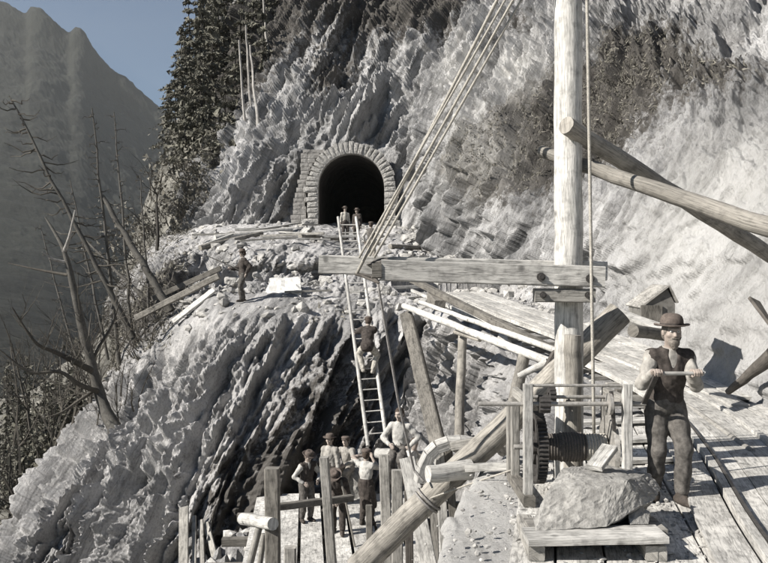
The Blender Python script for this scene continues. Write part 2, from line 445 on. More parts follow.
# ---- the working bench, its lip, and the face that drops to the pit
BE = [
 [(150,262,75),(110,300,60),(112,330,50),(114,345,45),(114,366,40),(104,404,38),(80,447,36),(46,508,34),(8,580,32)],
 [(160,238,62),(140,262,50),(128,300,40),(122,340,34),(120,368,31),(108,400,29.5),(85,440,28),(50,500,26),(15,570,24.5)],
 [(185,232,57),(165,250,46),(160,285,36),(160,320,31),(160,348,28.5),(150,375,27.5),(130,440,25.8),(97,510,24.6),(70,590,23.6)],
 [(205,225,55),(205,242,43),(205,272,34),(205,298,29),(205,322,26.5),(198,350,25.7),(174,430,24.2),(142,510,23.0),(118,600,22)],
 [(240,222,54),(240,251,35.5),(240,275,33.4),(240,296,28.3),(245,318,25.8),(240,345,24.9),(214,430,23.2),(182,510,22.0),(158,610,21)],
 [(280,220,53),(280,249,35.2),(285,274,33.2),(285,294,28.3),(288,320,25.6),(284,350,24.8),(256,430,23.2),(224,500,22.2),(196,600,21.3)],
 [(320,222,54),(320,250,35.6),(322,273,33.8),(322,294,28.8),(328,322,25.8),(334,350,25.3),(322,430,23.8),(308,490,22.6),(296,600,21.5)],
 [(360,222,54),(360,243,42),(362,268,34),(365,294,29),(365,318,26.5),(370,350,26.0),(370,430,24.6),(370,480,23.4),(370,600,22.0)],
 [(402,226,51),(400,245,41),(402,268,34),(405,290,30),(405,312,27),(412,345,26.5),(414,430,24.8),(415,480,23),(420,600,20.5)],
 [(445,243,43),(447,262,38),(447,280,33),(445,293,29),(447,315,25.5),(452,345,24.5),(457,430,22.3),(458,490,20.5),(462,600,18)],
 [(520,270,33),(508,296,29),(506,307,27),(501,319,24.5),(500,342,21.5),(502,370,20.8),(502,430,19.5),(500,500,17.5),(505,620,15)],
 [(640,300,24),(616,331,22),(590,341,20.5),(565,355,19.2),(532,388,16.5),(530,412,16.2),(530,450,15.5),(535,520,14),(540,640,12.5)],
 [(750,345,17),(705,372,16.5),(650,386,15.6),(595,405,14),(545,420,12.4),(541,450,12),(540,500,11.5),(540,560,11),(540,700,10)],
]
ctrl = np.array([[P(*BE[c][r]) for c in range(len(BE))] for r in range(9)])
def wc(*pts): return np.array(pts, float)
extra = [
 wc((6.2,12.6,-1.6),(5.6,12.2,-2.05),(4.4,11.6,-2.12),(2.8,10.4,-2.12),(1.25,9.4,-2.12),(1.12,9.3,-2.5),(1.05,9.2,-3.2),(1.0,9.0,-4.2),(.8,8.6,-6.4)),
 wc((6.4,9.4,-1.5),(5.4,9.0,-2.05),(4.3,8.4,-2.12),(2.6,7.8,-2.12),(.80,7.7,-2.14),(.70,7.65,-2.5),(.68,7.6,-3.2),(.66,7.5,-4.2),(.5,7.2,-6.4)),
 wc((7.0,6.4,-1.4),(5.4,6.2,-2.0),(4.0,5.9,-2.12),(2.4,5.8,-2.12),(.42,5.9,-2.16),(.32,5.85,-2.5),(.3,5.8,-3.2),(.25,5.7,-4.2),(.1,5.5,-6.4)),
 wc((7.4,3.0,-1.5),(5.4,3.0,-2.1),(4.0,3.0,-2.12),(1.4,3.0,-2.12),(-1.3,3.6,-2.16),(-1.4,3.6,-2.5),(-1.4,3.5,-3.2),(-1.5,3.4,-4.2),(-1.7,3.2,-6.4)),
 wc((7.4,-4,-1.5),(5.4,-4,-2.1),(4.0,-4,-2.12),(1.4,-4,-2.12),(-4,-3.6,-2.16),(-4.1,-3.6,-2.5),(-4.2,-3.5,-3.2),(-4.3,-3.4,-4.2),(-4.5,-3.2,-6.4))]
for e in extra: ctrl = np.concatenate([ctrl, e[:, None]], 1)
G, rp, cp = sheet(ctrl, 1.25, 200)
N = gnormals(G)
chk = (N[..., 2][(rp > 2) & (rp < 3.5)])
if np.median(chk) < 0: N = -N
BASE = G
depth = np.linalg.norm(G, axis=-1)
rowamp = np.interp(rp, [0, 1, 1.7, 2.3, 3, 3.8, 4.2, 5, 8], [.08, .10, .5, .4, .12, .14, .5, 1, 1])[:, None]
nearc = np.interp(cp, [0, 10.5, 12, 12.6, 17], [1, 1, .35, .14, .12])[None, :]; nearf = np.interp(cp, [0, 11, 13, 17], [1, 1, .55, .5])[None, :]
fl = np.interp(rp, [0, 3.9, 4.4, 8], [0, 0, 1, 1])[:, None]; near = nearc*(1-fl)+nearf*fl
path = 1-.75*blob(G, P(245, 302, 27.5), (2.6, 3.2, 3))-.9*blob(G, P(362, 255, 37), (2.2, 5, 2.5))
sc = np.clip(depth/27, .3, 1.1)
D = rockdisp(G, .66, 103); D2 = rockdisp(G, .27, 153, 4.0)
bigb = cellplate(strata(G, 4.5)/2.4+.3*fbm(G*.4, 3, 5)[..., None], 177, .8)
disp = (D*.62+D2*.34+bigb*.38)*rowamp*near*sc*1.4*path
# overburden stays soft, lumpy
soft = fbm(G*1.1, 4, 9)*.22*np.interp(rp, [0, 3.8, 4.4, 8], [1, 1, 0, 0])[:, None]*np.interp(cp, [0, 11, 12, 17], [1, 1, .22, .14])[None, :]
disp = soften(disp, 1)
# the tramway and its walkway were levelled
track = cl+lat*.95; dtr = np.full(depth.shape, 99.); ztr = np.zeros(depth.shape)
for q_ in track:
    dq = np.hypot(G[..., 0]-q_[0], G[..., 1]-q_[1]); m_ = dq < dtr; dtr = np.where(m_, dq, dtr); ztr = np.where(m_, q_[2], ztr)
flat_ = np.clip((dtr-1.6)/1.2, 0, 1); disp = disp*np.where(rp[:, None] < 4.2, flat_, 1)
G2 = G+N*disp[..., None]; G2[..., 2] += soft*(.3+.7*flat_)*np.clip(path, .2, 1)
G2[..., 2] = np.where((dtr < 2.1) & (rp[:, None] < 4.0), np.minimum(G2[..., 2], ztr-.075), G2[..., 2])
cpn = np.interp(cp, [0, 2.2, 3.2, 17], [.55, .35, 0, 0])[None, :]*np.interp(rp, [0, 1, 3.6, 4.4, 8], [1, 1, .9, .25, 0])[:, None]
veg_shade = np.clip(cpn+.5*blob(G, P(155, 290, 35), (2.5, 5, 2))+.62*blob(G, P(335, 420, 25.5), (2.6, 5, 3.2))+.6*blob(G, P(245, 520, 22.5), (2.2, 4, 2.2)), 0, 1)  # last two blobs: dark brown rock, with gully shade put into its colour
pale = np.clip(np.interp(cp, [0, 12.2, 12.9, 17], [0, 0, .75, .6])[None, :]*(.75+.8*fbm(G*1.7, 4, 91)), 0, 1)*(rp[:, None] > 2.2)
gridobj('bench_ground', G2, 'ground_rock', None, {'veg_shade': veg_shade, 'pale': pale})
BENCH, BRP, BCP = G2, rp, cp; BVEG_SHADE = veg_shade

def zat(x, y, G=None, rmax=5.0):
    """height of the bench under (x, y), taken from the built ground"""
    sel = BENCH[BRP < rmax]
    d = (sel[..., 0]-x)**2+(sel[..., 1]-y)**2
    k = np.argmin(d); return float(sel.reshape(-1, 3)[k, 2])

# ---- pit floor of rock and spoil
xs = np.linspace(-16, 3, 190); ys = np.linspace(3, 27.5, 230)
X, Yy = np.meshgrid(xs, ys)
Z = -6.35+0*X-2.2*np.clip((-3.6-X)/3, 0, 3)-np.clip((16-Yy)/6, 0, 2)*1.2
Gp = np.stack([X, Yy, Z], -1); Gp[..., 2] += .22*cellplate(Gp*np.array([2.1, 2.1, 0.6]), 5)+.3*fbm(Gp*1.5, 4, 6)
gridobj('pit_floor', Gp, 'ground_rock', None, {'veg_shade': X*0, 'pale': X*0})

# ---- near hillside behind and below the bench, carrying the trees
HS = [
 [(-500,1000,40),(-500,700,50),(-420,560,65),(-400,470,85),(-400,500,120)],
 [(-200,900,39),(-160,620,49),(-160,500,62),(-150,425,80),(-150,440,115)],
 [(0,760,38),(0,570,48),(0,480,60),(0,400,75),(0,425,110)],
 [(60,740,38),(60,560,46),(60,470,57),(60,375,72),(60,400,100)],
 [(100,700,38),(105,520,46),(108,420,56),(112,320,70),(100,340,95)],
 [(150,600,40),(150,400,50),(150,270,60),(150,205,72),(140,220,100)],
 [(190,500,45),(190,300,55),(190,190,62),(190,130,76),(180,110,100)],
 [(230,400,50),(230,240,60),(235,130,70),(235,40,86),(225,-60,108)],
 [(300,300,60),(300,200,68),(300,60,84),(300,-80,96),(290,-200,118)],
]
ctrl = np.array([[P(*HS[c][r]) for c in range(len(HS))] for r in range(5)])
G, rp, cp = sheet(ctrl, 4)
G2 = G.copy(); G2[..., 2] += 1.1*fbm(G*.25, 5, 12)
gridobj('hillside', G2, 'valley', None, smooth=True)
HILL = G2.reshape(-1, 3)
def hill_at(px, py):
    """nearest point of the hillside in the line of sight of the photo's pixel"""
    ppx = CX+HILL[:, 0]/HILL[:, 1]*F; ppy = CY-HILL[:, 2]/HILL[:, 1]*F
    k = np.argmin((ppx-px)**2+(ppy-py)**2+HILL[:, 1]*.02); return HILL[k]

# ---- far mountain and valley side
sil = [(-500,-220),(-300,-90),(-120,-35),(-40,-8),(0,4),(12,9),(25,15),(32,9),(42,11),(55,22),(68,33),(76,29),(84,33),(92,47),(105,64),(115,74),(127,80),(140,92),(150,101),(160,110),(175,121),(190,135),(230,160),(320,215),(450,250),(600,262)]
sx_ = np.array([s_[0] for s_ in sil]); sy_ = np.array([s_[1] for s_ in sil], float); silsm = [float(np.average(sy_, weights=np.exp(-((sx_-x_)/60.)**2))) for x_ in sx_]
rows = []
for (yo, Yd) in ((60, 2300), (0, 1650), (30, 1500), (80, 1250), (150, 950), (240, 600), (330, 330), (480, 170)):
    fs = {60: .3, 0: 0, 30: .25, 80: .6, 150: .9}.get(yo, 1.0)
    rows.append([P(px, py*(1-fs)+ps*fs+yo, Yd) for (px, py), ps in zip(sil, silsm)])
ctrl = np.array(rows)
nr = [6, 14, 26, 30, 34, 34, 30]; nc = [6]*3+[14]*19+[6]*3
Gm = cr(ctrl, nr); Gm = np.swapaxes(cr(np.swapaxes(Gm, 0, 1), nc), 0, 1)
q = Gm*.006
rid = (np.abs(fbm(q*np.array([1.6, .5, .8]), 5, 61))*-1+.25)
mask = np.interp(np.arange(len(Gm)), [0, 5, 8, 16, 60, 120, 174], [1, .05, .2, 1, 1, .6, .15])[:, None]
Gm = Gm.copy(); Gm[..., 1] -= rid*30*mask; Gm[..., 2] += (fbm(Gm*.02, 4, 66)*9+fbm(Gm*.09, 3, 68)*2.5)*np.clip(Gm[..., 1]/1600, .05, 1)
gridobj('far_mountain', Gm, 'forest_far', None, smooth=False)

# ---- the bored tunnel and its masonry portal
root = empty('tunnel_portal', (AC[0], 50.3, FLOORZ), 'round arched railway tunnel mouth ringed with rough cut stone blocks in the cliff', 'tunnel portal')
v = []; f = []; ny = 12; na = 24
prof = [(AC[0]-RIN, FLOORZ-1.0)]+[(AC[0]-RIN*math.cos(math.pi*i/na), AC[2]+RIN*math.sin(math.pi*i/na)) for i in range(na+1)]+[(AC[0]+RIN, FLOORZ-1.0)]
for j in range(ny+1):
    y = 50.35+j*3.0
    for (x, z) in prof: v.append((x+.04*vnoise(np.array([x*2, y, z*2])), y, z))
n = len(prof)
for j in range(ny):
    for i in range(n-1): f.append([j*n+i, (j+1)*n+i, (j+1)*n+i+1, j*n+i+1])
f.append([ny*n+i for i in range(n)])
f.append([0, n-1, ny*n+n-1, ny*n])
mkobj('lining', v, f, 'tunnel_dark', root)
def stoneblock(mb, c, ax, ay, az, sx, sy, sz, rr, bulge=.06):
    """rough faced block, 4 x 4 face grid bulging outwards"""
    n = 4; b0 = len(mb.v); c = np.asarray(c, float)
    off = rr.random()*9
    for j in range(n+1):
        for i in range(n+1):
            u, w = i/n-.5, j/n-.5
            e = (1-(abs(u)*2)**4)*(1-(abs(w)*2)**4)
            d = sy/2*(.80)+e*(bulge+rr.random()*bulge)
            mb.v.append(c+ax*u*sx*(1-.04*rr.random())+az*w*sz*(1-.04*rr.random())+ay*d)
    for j in range(n):
        for i in range(n):
            a = b0+j*(n+1)+i
            mb.quad_uv([a, a+1, a+n+2, a+n+1], [(0, 0)]*4)
    ring = [b0+i for i in range(n+1)]+[b0+j*(n+1)+n for j in range(1, n+1)]+[b0+n*(n+1)+i for i in range(n-1, -1, -1)]+[b0+j*(n+1) for j in range(n-1, 0, -1)]
    bb = len(mb.v)
    for k in ring: mb.v.append(mb.v[k]-ay*(np.dot(mb.v[k]-c, ay)+sy*.5))
    m = len(ring)
    for k in range(m):
        mb.quad_uv([ring[(k+1) % m], ring[k], bb+k, bb+(k+1) % m], [(0, 0)]*4)
rr = np.random.default_rng(5)
mb = MB(); na = 25
ay = np.array([0, -1., 0])
for k in range(na):
    a = math.pi*(k+.5)/na; L = (ROUT-RIN)*(.92+.22*rr.random()); rm = RIN-.04+L/2
    az = np.array([-math.cos(a), 0, math.sin(a)]); ax = np.cross(ay, az)
    stoneblock(mb, AC+az*rm+ay*(.10+.06*rr.random()), ax, ay, az, math.pi*rm/na*.94, .75, L, rr, .028)
mb.build('voussoir_ring', 'dressed_stone', root)
for sgn in (-1, 1):
    mb = MB(); z = FLOORZ-.5; k = 0
    while z < AC[2]-.02:
        h = min(.26+.16*rr.random(), AC[2]-z); 
        if AC[2]-z-h < .15: h = AC[2]-z
        w = .62+.3*rr.random()+(.25 if k < 2 else 0)
        stoneblock(mb, np.array([AC[0]+sgn*(RIN-.03+w/2), 50.2, z+h/2]), np.array([1., 0, 0]), ay, np.array([0, 0, 1.]), w, .75, h*.95, rr, .035)
        z += h; k += 1
    mb.build('jamb_stones', 'dressed_stone', root)
# coursed rubble wall left of the portal, and a narrow wall strip above-right
mb = MB(); rr = np.random.default_rng(15)
z = FLOORZ-.4
x0f = lambda z: P(290, 0, 50.3)[0]+(z-FLOORZ)*.16
while z < P(0, 150, 50.3)[2]:
    h = .22+.12*rr.random(); x = x0f(z)+rr.random()*.2
    dz = z+h/2-AC[2]
    xe = AC[0]-(math.sqrt(max(ROUT**2-dz*dz, 0)) if dz > 0 else ROUT+.05)
    if dz > ROUT-.1: xe = AC[0]-1.55
    while x < xe-.1:
        w = min(.35+.5*rr.random(), xe-x)
        if w > .08: stoneblock(mb, np.array([x+w/2, 50.55, z+h/2]), np.array([1., 0, 0]), ay, np.array([0, 0, 1.]), w*.98, .8, h*.96, rr, .010)
        x += w
    z += h
mb.build('coursed_wall', 'masonry', root)
# ================================================================== TIMBER, ROPES, WINCH
def log(name, a, b, r0, r1, mat, label, cat='log', group=None, n=14, seg=10, seed=0, wob=.02, endcap=None):
    a = np.asarray(a, float); b = np.asarray(b, float); rr = np.random.default_rng(seed+3)
    t = nrm(b-a); x = nrm(np.cross(t, [.1, .3, .9])); y = np.cross(t, x)
    pts = []; rad = []
    for i in range(seg+1):
        f = i/seg; wv = (rr.random(2)-.5)*wob*(0 if i in (0, seg) else 1)
        pts.append(a+(b-a)*f+x*wv[0]+y*wv[1]); rad.append((r0+(r1-r0)*f)*(1+.06*(rr.random()-.5)))
    o = MB().tube(pts, rad, n, True, seed, .07).build(name, mat)
    auto(o, 50)
    return tag(o, label, cat, group)
def timber(name, a, b, w, h, mat, label, cat='beam', group=None, up=(0, 0, 1), seg=6, rough=.05, seed=1, parent=None, **k):
    o = MB().beam(a, b, w, h, up, seg, rough, .09, seed, **k).build(name, mat, parent)
    return tag(o, label, cat, group) if parent is None else o
DZ = -2.06
# ---- the mast
mx, my = P(569, 0, 8.6)[0], 8.6
root = empty('derrick_mast', (mx, my, DZ-.05), 'tall thick round wooden mast standing behind the winch', 'mast')
rr = np.random.default_rng(3); pts = []; rad = []
for i in range(30):
    z = DZ-.2+i*(6.7/29); pts.append(np.array([mx+.012*(rr.random()-.5)-.012*(z+2)/6, my, z])); rad.append(.147-.008*i/29+.004*rr.random())
auto(MB().tube(pts, rad, 20, True, 0, .035).build('pole', 'pale_timber', root), 50)
MB().lathe((mx-.02, my, 3.95), (0, 0, 1), [(-.03, .15), (-.03, .163), (.03, .163), (.03, .15)], 20).build('iron_band', 'iron', root)
# short stub post strapped in front of the mast below the boom
o = log('stub_post', P(572, 500, 8.3), P(573, 335, 8.3), .088, .083, 'log', 'short round post standing in front of the mast just under the boom', 'post', seed=4)
# ---- boom: two squared beams sandwiching the mast
timber('boom_beam', P(319, 264.5, 8.83), P(606, 271, 8.83), .13, .20, 'pale_timber', 'long squared boom timber behind the mast whose bare end hangs over the pit', 'beam', 'squared timbers of the derrick boom', seg=12)
root = empty('boom_beam', P(480, 286, 8.33), 'front squared boom timber bolted across the face of the mast', 'beam', 'squared timbers of the derrick boom')
timber('beam', P(381, 270.5, 8.33), P(603.5, 277, 8.33), .14, .215, 'pale_timber', None, seg=12, parent=root)
for px in (541, 590):
    MB().lathe(P(px, 277+(px-541)*.03, 8.255), (0, -1, 0), [(0, .045), (.012, .045), (.012, .022), (.04, .022), (.04, .001)], 10).build('bolt', 'iron', root)
MB().beam(P(372, 271, 8.32), P(381.5, 271, 8.32), .15, .15, seg=1).build('end_block', 'old_timber', root)
root = empty('clamp_beam', P(565, 303, 8.36), 'short squared block bolted under the boom across the mast', 'beam')
timber('beam', P(534, 295.5, 8.36), P(594, 295.5, 8.36), .13, .14, 'timber', None, seg=4, parent=root)
for px in (543, 588):
    MB().lathe(P(px, 295, 8.29), (0, -1, 0), [(0, .035), (.01, .035), (.01, .02), (.035, .02), (.035, .001)], 10).build('bolt', 'iron', root)
# folded coat on the boom
bm = bmesh.new(); bmesh.ops.create_icosphere(bm, subdivisions=5, radius=1)
c = P(384, 259, 8.7); vv = np.array([v.co[:] for v in bm.verts]); ff = [[v.index for v in f.verts] for f in bm.faces]; bm.free()
vv = vv*np.array([.17, .1, .055])*(1+.35*fbm(vv*2.1, 3, 4)[:, None]); vv[:, 2] = np.maximum(vv[:, 2]-.10*np.abs(vv[:, 0])-.02, -.035); vv = vv+np.array([c[0], 8.76, -8.9*(0)+c[2]-.03])
tag(mkobj('coat', vv, ff, 'cloth_brown', smooth=True), 'crumpled dark coat thrown over the boom beside the ropes', 'coat')
# ---- the big raking logs
log('brace_log', P(356, 570, 9.3), P(620, 313, 9.3), .150, .148, 'log', 'thick peeled log raking up from the pit past the foot of the mast', 'log', seed=9, n=18, seg=14)
log('stay_log', P(566, 125, 8.34), P(800, 274, 11.6), .092, .105, 'log', 'upper round stay log whose sawn end butts the front of the mast', 'log', 'round logs stayed between mast and cliff', seed=12, n=16, seg=12)
log('stay_log', P(541, 151, 9.0), P(800, 238, 7.2), .068, .094, 'log', 'pale tapered stay log passing behind the mast and over the other log', 'log', 'round logs stayed between mast and cliff', seed=13, n=16, seg=12)
log('iron_drift_pin', P(565, 163, 8.6-.10), P(571, 156, 8.2), .012, .012, 'iron', 'small iron pin driven into the mast between the two stay logs', 'pin', n=6, seg=1) if False else None
# ---- ropes
def rope(pts, r, label, group=None, mat='rope', n=6, name='rope', sag=0):
    pts = [np.asarray(p, float) for p in pts]; out = []
    for i in range(len(pts)-1):
        for k in range(12): 
            f = k/12; out.append(pts[i]*(1-f)+pts[i+1]*f-np.array([0, 0, sag*4*f*(1-f)]))
    out.append(pts[-1])
    return tag(MB().tube(out, r, n).build(name, mat, smooth=True), label, 'rope', group)
topm = np.array([mx-.05, my-.25, 3.95])
gr = 'tackle ropes from boom to masthead'
rope([P(356, 275, 8.7), P(497, 0, 8.5), topm+np.array([-.12, 0, .1])], .017, 'tackle rope tied lowest and farthest left on the boom', gr)
rope([P(359, 258, 8.65), P(505, 0, 8.45), topm+np.array([-.06, -.05, .1])], .012, 'thin tackle rope second from the left on the boom', gr)
rope([P(369, 257, 8.9), P(513, 0, 8.6), topm+np.array([0, .05, .1])], .014, 'tackle rope third from the left rising beside the coat', gr)
rope([P(374, 258, 8.6), P(521, 0, 8.5), topm+np.array([.05, 0, .05])], .014, 'rightmost of the slanting tackle ropes above the boom', gr)
rope([P(355, 274, 8.70), P(362, 276, 8.68), P(379, 283, 8.50), P(372, 277, 8.68), P(357, 273.5, 8.7)], .015, 'dark rope lashing wrapped under the boom where the tackle ends', None, 'dark_rope', name='rope_lashing')
rope([P(587, -160, 8.0), P(587, 0, 8.0), P(594, 434, 7.95)], .016, 'single taut vertical rope hanging right of the mast down to the drum', None, 'rope')
rope([P(378, 284, 8.5), P(398, 400, 8.8), P(414, 470, 9.2), P(424, 482, 9.15)], .014, 'slack rope dropping from the boom to the raking log', None, 'wire_rope')
rope([P(393, 372, 14), P(428, 520, 11)], .03, 'thin pole leaning behind the slack rope in the pit', None, 'log', name='pole') if False else None
# rope ring around the brace log
def ringon(a, b, f, r, tr, label, turns=2):
    a = np.asarray(a); b = np.asarray(b); t = nrm(b-a); c = a+(b-a)*f; x = nrm(np.cross(t, [0, 1, .1])); y = np.cross(t, x); pts = []
    for k in range(int(20*turns)+1):
        an = 2*math.pi*k/20; pts.append(c+t*(k/20*.045-.03)+x*math.cos(an)*r+y*math.sin(an)*r)
    return tag(MB().tube(pts, tr, 6).build('rope_lashing', 'wire_rope', smooth=True), label, 'rope')
ringon(P(356, 570, 9.3), P(620, 313, 9.3), .27, .165, .014, 'two turns of rope lashed round the raking log')
rope([P(431, 498, 9.15), P(470, 484, 8.9), P(512, 470, 8.4)], .009, 'thin light cord stretched from the raking log toward the winch', None, 'rope')
# ---- stub log and rail left of the winch
log('stub_log', P(428, 474, 8.95), P(470, 470, 9.15), .095, .115, 'pale_timber', 'short thick log stub lying across the raking log', 'log', seed=5, seg=4)
timber('cross_rail', P(466, 468, 9.0), P(514, 466, 8.8), .09, .08, 'pale_timber', 'pale rail running from the log stub to the winch frame', 'rail')
timber('cross_rail', P(452, 446, 9.9), P(514, 436, 9.6), .10, .11, 'timber', 'upper squared rail behind the raking log', 'rail')
# curved hood timber
pts = [P(x, y, 10.0) for x, y in ((420, 482), (423, 468), (429, 455), (437, 447), (448, 443), (460, 442), (472, 444), (486, 446))]
mb = MB()
for i in range(len(pts)-1): mb.beam(pts[i], pts[i+1]+(pts[i+1]-pts[i])*.04, .16, .13, (0, -.2, 1) if i > 2 else (-1, -.2, .1), 1, .02)
tag(mb.build('bent_timber', 'pale_timber'), 'pale bent timber curving over the post at the pit edge', 'beam')
# ---- posts rising from the pit
PZ = -6.0
def foot(px, py, Y): return P(px, py, Y)
gp = 'timber posts standing in the pit'
timber('pit_post', P(272, 468, 12.6), P(274, 700, 12.6), .22, .2, 'old_timber', 'dark weathered square post at the left end of the pit scaffold', 'post', gp, up=(0, 1, 0))
timber('pit_post', P(324, 457, 12.2), P(342, 700, 12.0), .13, .22, 'timber', 'leaning pale plank post between the man in the vest and the hatted man', 'post', gp, up=(0, 1, .1))
timber('pit_post', P(384, 455, 14.6), P(390, 640, 14.2), .18, .16, 'timber', 'square post under the left end of the seated man on the log', 'post', gp, up=(0, 1, 0))
timber('pit_post', P(397, 470, 14.2), P(398, 660, 14.0), .19, .18, 'timber', 'square post directly below the dangling boot of the seated man', 'post', gp, up=(0, 1, 0))
timber('pit_post', P(407, 458, 12.6), P(444, 640, 11.6), .24, .08, 'pale_timber', 'wide pale board leaning behind the raking log', 'post', gp, up=(0, 1, .1))
timber('pit_post', P(439, 452, 10.2), P(450, 640, 10.1), .12, .12, 'pale_timber', 'pale post under the bent timber', 'post', gp, up=(0, 1, 0))
timber('pit_post', P(448, 447, 10.2), P(461, 640, 10.1), .10, .10, 'old_timber', 'thin dark post just right of the one under the bent timber', 'post', gp, up=(0, 1, 0))
timber('pit_post', P(290, 547, 12.0), P(290, 680, 12.0), .17, .16, 'timber', 'low stump post in front of the platform', 'post', gp, up=(0, 1, 0))
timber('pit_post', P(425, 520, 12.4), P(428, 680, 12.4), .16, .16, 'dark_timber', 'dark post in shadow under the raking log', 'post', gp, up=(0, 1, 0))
log('seat_log', P(377, 453, 16.2), P(414, 456, 15.6), .10, .10, 'pale_timber', 'pale horizontal log that the man in the white shirt sits on', 'log', seed=15)
log('cross_log', P(243, 519, 13.2), P(273, 524, 12.3), .10, .095, 'pale_timber', 'short round log stub jutting left from the dark square post', 'log', seed=16, seg=3)
log('prop_pole', P(259, 528, 12.7), P(226, 660, 12.6), .055, .06, 'timber', 'left leaning prop pole below the jutting stub', 'pole', 'prop poles beside the dark post', seg=4)
log('prop_pole', P(264, 534, 12.9), P(246, 660, 12.8), .045, .05, 'timber', 'right leaning prop pole below the jutting stub', 'pole', 'prop poles beside the dark post', seg=4)
timber('cross_rail', P(262, 548, 12.35), P(352, 560, 12.1), .10, .10, 'timber', 'low rail between the posts at the bottom of the pit', 'rail') if False else None
timber('pit_post', P(408, 472, 13.4), P(411, 660, 13.2), .13, .13, 'dark_timber', 'dark narrow post between the two square posts and the wide pale board', 'post', gp, up=(0, 1, 0))
timber('pit_post', P(433, 512, 12.8), P(436, 660, 12.8), .15, .14, 'timber', 'short pale post standing below the rope lashing', 'post', gp, up=(0, 1, 0))
timber('pit_post', P(369, 505, 15.4), P(371, 640, 15.2), .12, .12, 'old_timber', 'thin low post in front of the man in the apron', 'post', gp, up=(0, 1, 0))
timber('cross_rail', P(446, 505, 10.3), P(486, 507, 10.2), .09, .09, 'timber', 'short rail from the post under the bent timber into the bank', 'rail')
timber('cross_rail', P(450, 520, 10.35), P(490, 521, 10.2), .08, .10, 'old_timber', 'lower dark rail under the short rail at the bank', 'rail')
timber('cross_rail', P(278, 507, 16.2), P(352, 498, 17.2), .14, .13, 'old_timber', 'dark beam lying across the platform behind the leaning plank post', 'beam')
# boards leaning on the rock at left
gp = 'boards leaned against the rock left of the pit'
for (a, b, w, lab) in (((184, 507), (183, 640), .26, 'widest board leaned on the rock, farthest left'), ((194, 516), (195, 640), .11, 'narrow board second from the left against the rock'),
                     ((201, 520), (205, 640), .13, 'board third from the left against the rock'), ((206, 523), (236, 640), .17, 'slanting board farthest right against the rock')):
    timber('leaning_board', P(a[0], a[1], 21.0), P(b[0], b[1], 19.3), w, .05, 'timber', lab, 'board', gp, up=(.2, 1, .1), seg=3)
# ---- working platform of planks in the pit
root = empty('pit_platform', (-1, 19, -5.75), 'pale plank platform where the gang stands in the pit', 'platform')
rr = np.random.default_rng(8)
x = -3.35
k = 0
while x < .9:
    w = .5+.12*rr.random()
    MB().beam((x+w/2+.5, 16.3, -5.66), (x+w/2, 21.6, -5.60), w-.07, .06, (0, 0, 1), 3, .02, .05).build('plank', 'pale_timber', root); x += w; k += 1
for y in (16.6, 18.3, 20.2): MB().beam((-3.6, y, -5.79), (1.4, y+.2, -5.79), .2, .18).build('bearer', 'old_timber', root)
# ---- slanting timber beside the ladder and trestle under the tramway
timber('slanting_timber', P(407, 316, 23.2), P(440, 452, 18.5), .34, .30, 'old_timber', 'thick dark squared timber slanting down from the tramway end', 'beam', up=(0, 1, .3))
log('trestle_pole', P(404, 306, 23.0), P(555, 364, 15.6), .085, .09, 'pale_timber', 'long pale pole carrying the outer edge of the tramway', 'pole', seg=10, seed=31)
log('trestle_pole', P(420, 302, 23.2), P(560, 352, 16.0), .06, .065, 'pale_timber', 'second thinner pole just above the outer tramway pole', 'pole', seg=10, seed=33)
log('trestle_post', P(463, 331, 20.2), P(458, 452, 19.0), .11, .115, 'log', 'upright round post under the middle of the tramway', 'post', seg=6, seed=32)
log('trestle_post', P(524, 356, 16.8), P(504, 452, 14.6), .12, .13, 'log', 'round post leaning under the lower tramway end', 'post', seg=6, seed=35)
log('trestle_strut', P(480, 340, 18.6), P(455, 332, 20.0), .05, .05, 'log', 'short strut joining the post to the outer tramway pole', 'strut', seg=2, seed=36)
log('trestle_strut', P(548, 362, 15.6), P(519, 376, 15.9), .07, .06, 'pale_timber', 'pale strut from the lower tramway end to the leaning post', 'strut', seg=3, seed=37)
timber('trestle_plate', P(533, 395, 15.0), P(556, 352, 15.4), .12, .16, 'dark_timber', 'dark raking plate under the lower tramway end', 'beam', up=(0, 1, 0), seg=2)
timber('trestle_timber', P(432, 297, 24.0), P(440, 306, 22.6), .3, .3, 'old_timber', 'dark squared block at the upper end of the tramway', 'block', up=(0, 0, 1), seg=1)
# ---- tramway: centre line, rails, sleepers, plank ramp
def strip(off, i0, i1, w, h, dz=0, step=1):
    mb = MB(); pts = [cl[i]+lat[i]*off+np.array([0, 0, dz]) for i in range(i0, i1, step)]
    b0 = 0; L = 0
    for i, p in enumerate(pts):
        ii = min(i0+i*step, len(cl)-1)
        for (a, b) in ((-w/2, -h/2), (w/2, -h/2), (w/2, h/2), (-w/2, h/2)): mb.v.append(p+lat[ii]*a+np.array([0, 0, b]))
        if i:
            L2 = L+np.linalg.norm(p-pts[i-1])
            for k in range(4):
                k2 = (k+1) % 4; a = (i-1)*4
                mb.quad_uv([a+k, a+k2, a+4+k2, a+4+k], [(k*.2, L), (k*.2+.18, L), (k*.2+.18, L2), (k*.2, L2)])
            L = L2
    mb.quad_uv([3, 2, 1, 0], [(0, 0)]*4); e = (len(pts)-1)*4; mb.quad_uv([e, e+1, e+2, e+3], [(0, 0)]*4)
    return mb
gt = 'timber rails of the curving tramway'
tag(strip(-.42, 0, len(cl), .075, .10, .02).build('tramway_rail', 'pale_timber'), 'inner rail of the tramway, nearest the pit and the winch man', 'rail', gt)
tag(strip(.42, 0, len(cl), .075, .10, .02).build('tramway_rail', 'pale_timber'), 'outer rail of the tramway, on the cliff side', 'rail', gt)
tag(strip(-.36, 38, len(cl), .03, .05, .05).build('iron_strap', 'iron'), 'rusty dark strap along the inner edge of the near tramway rail', 'strap')
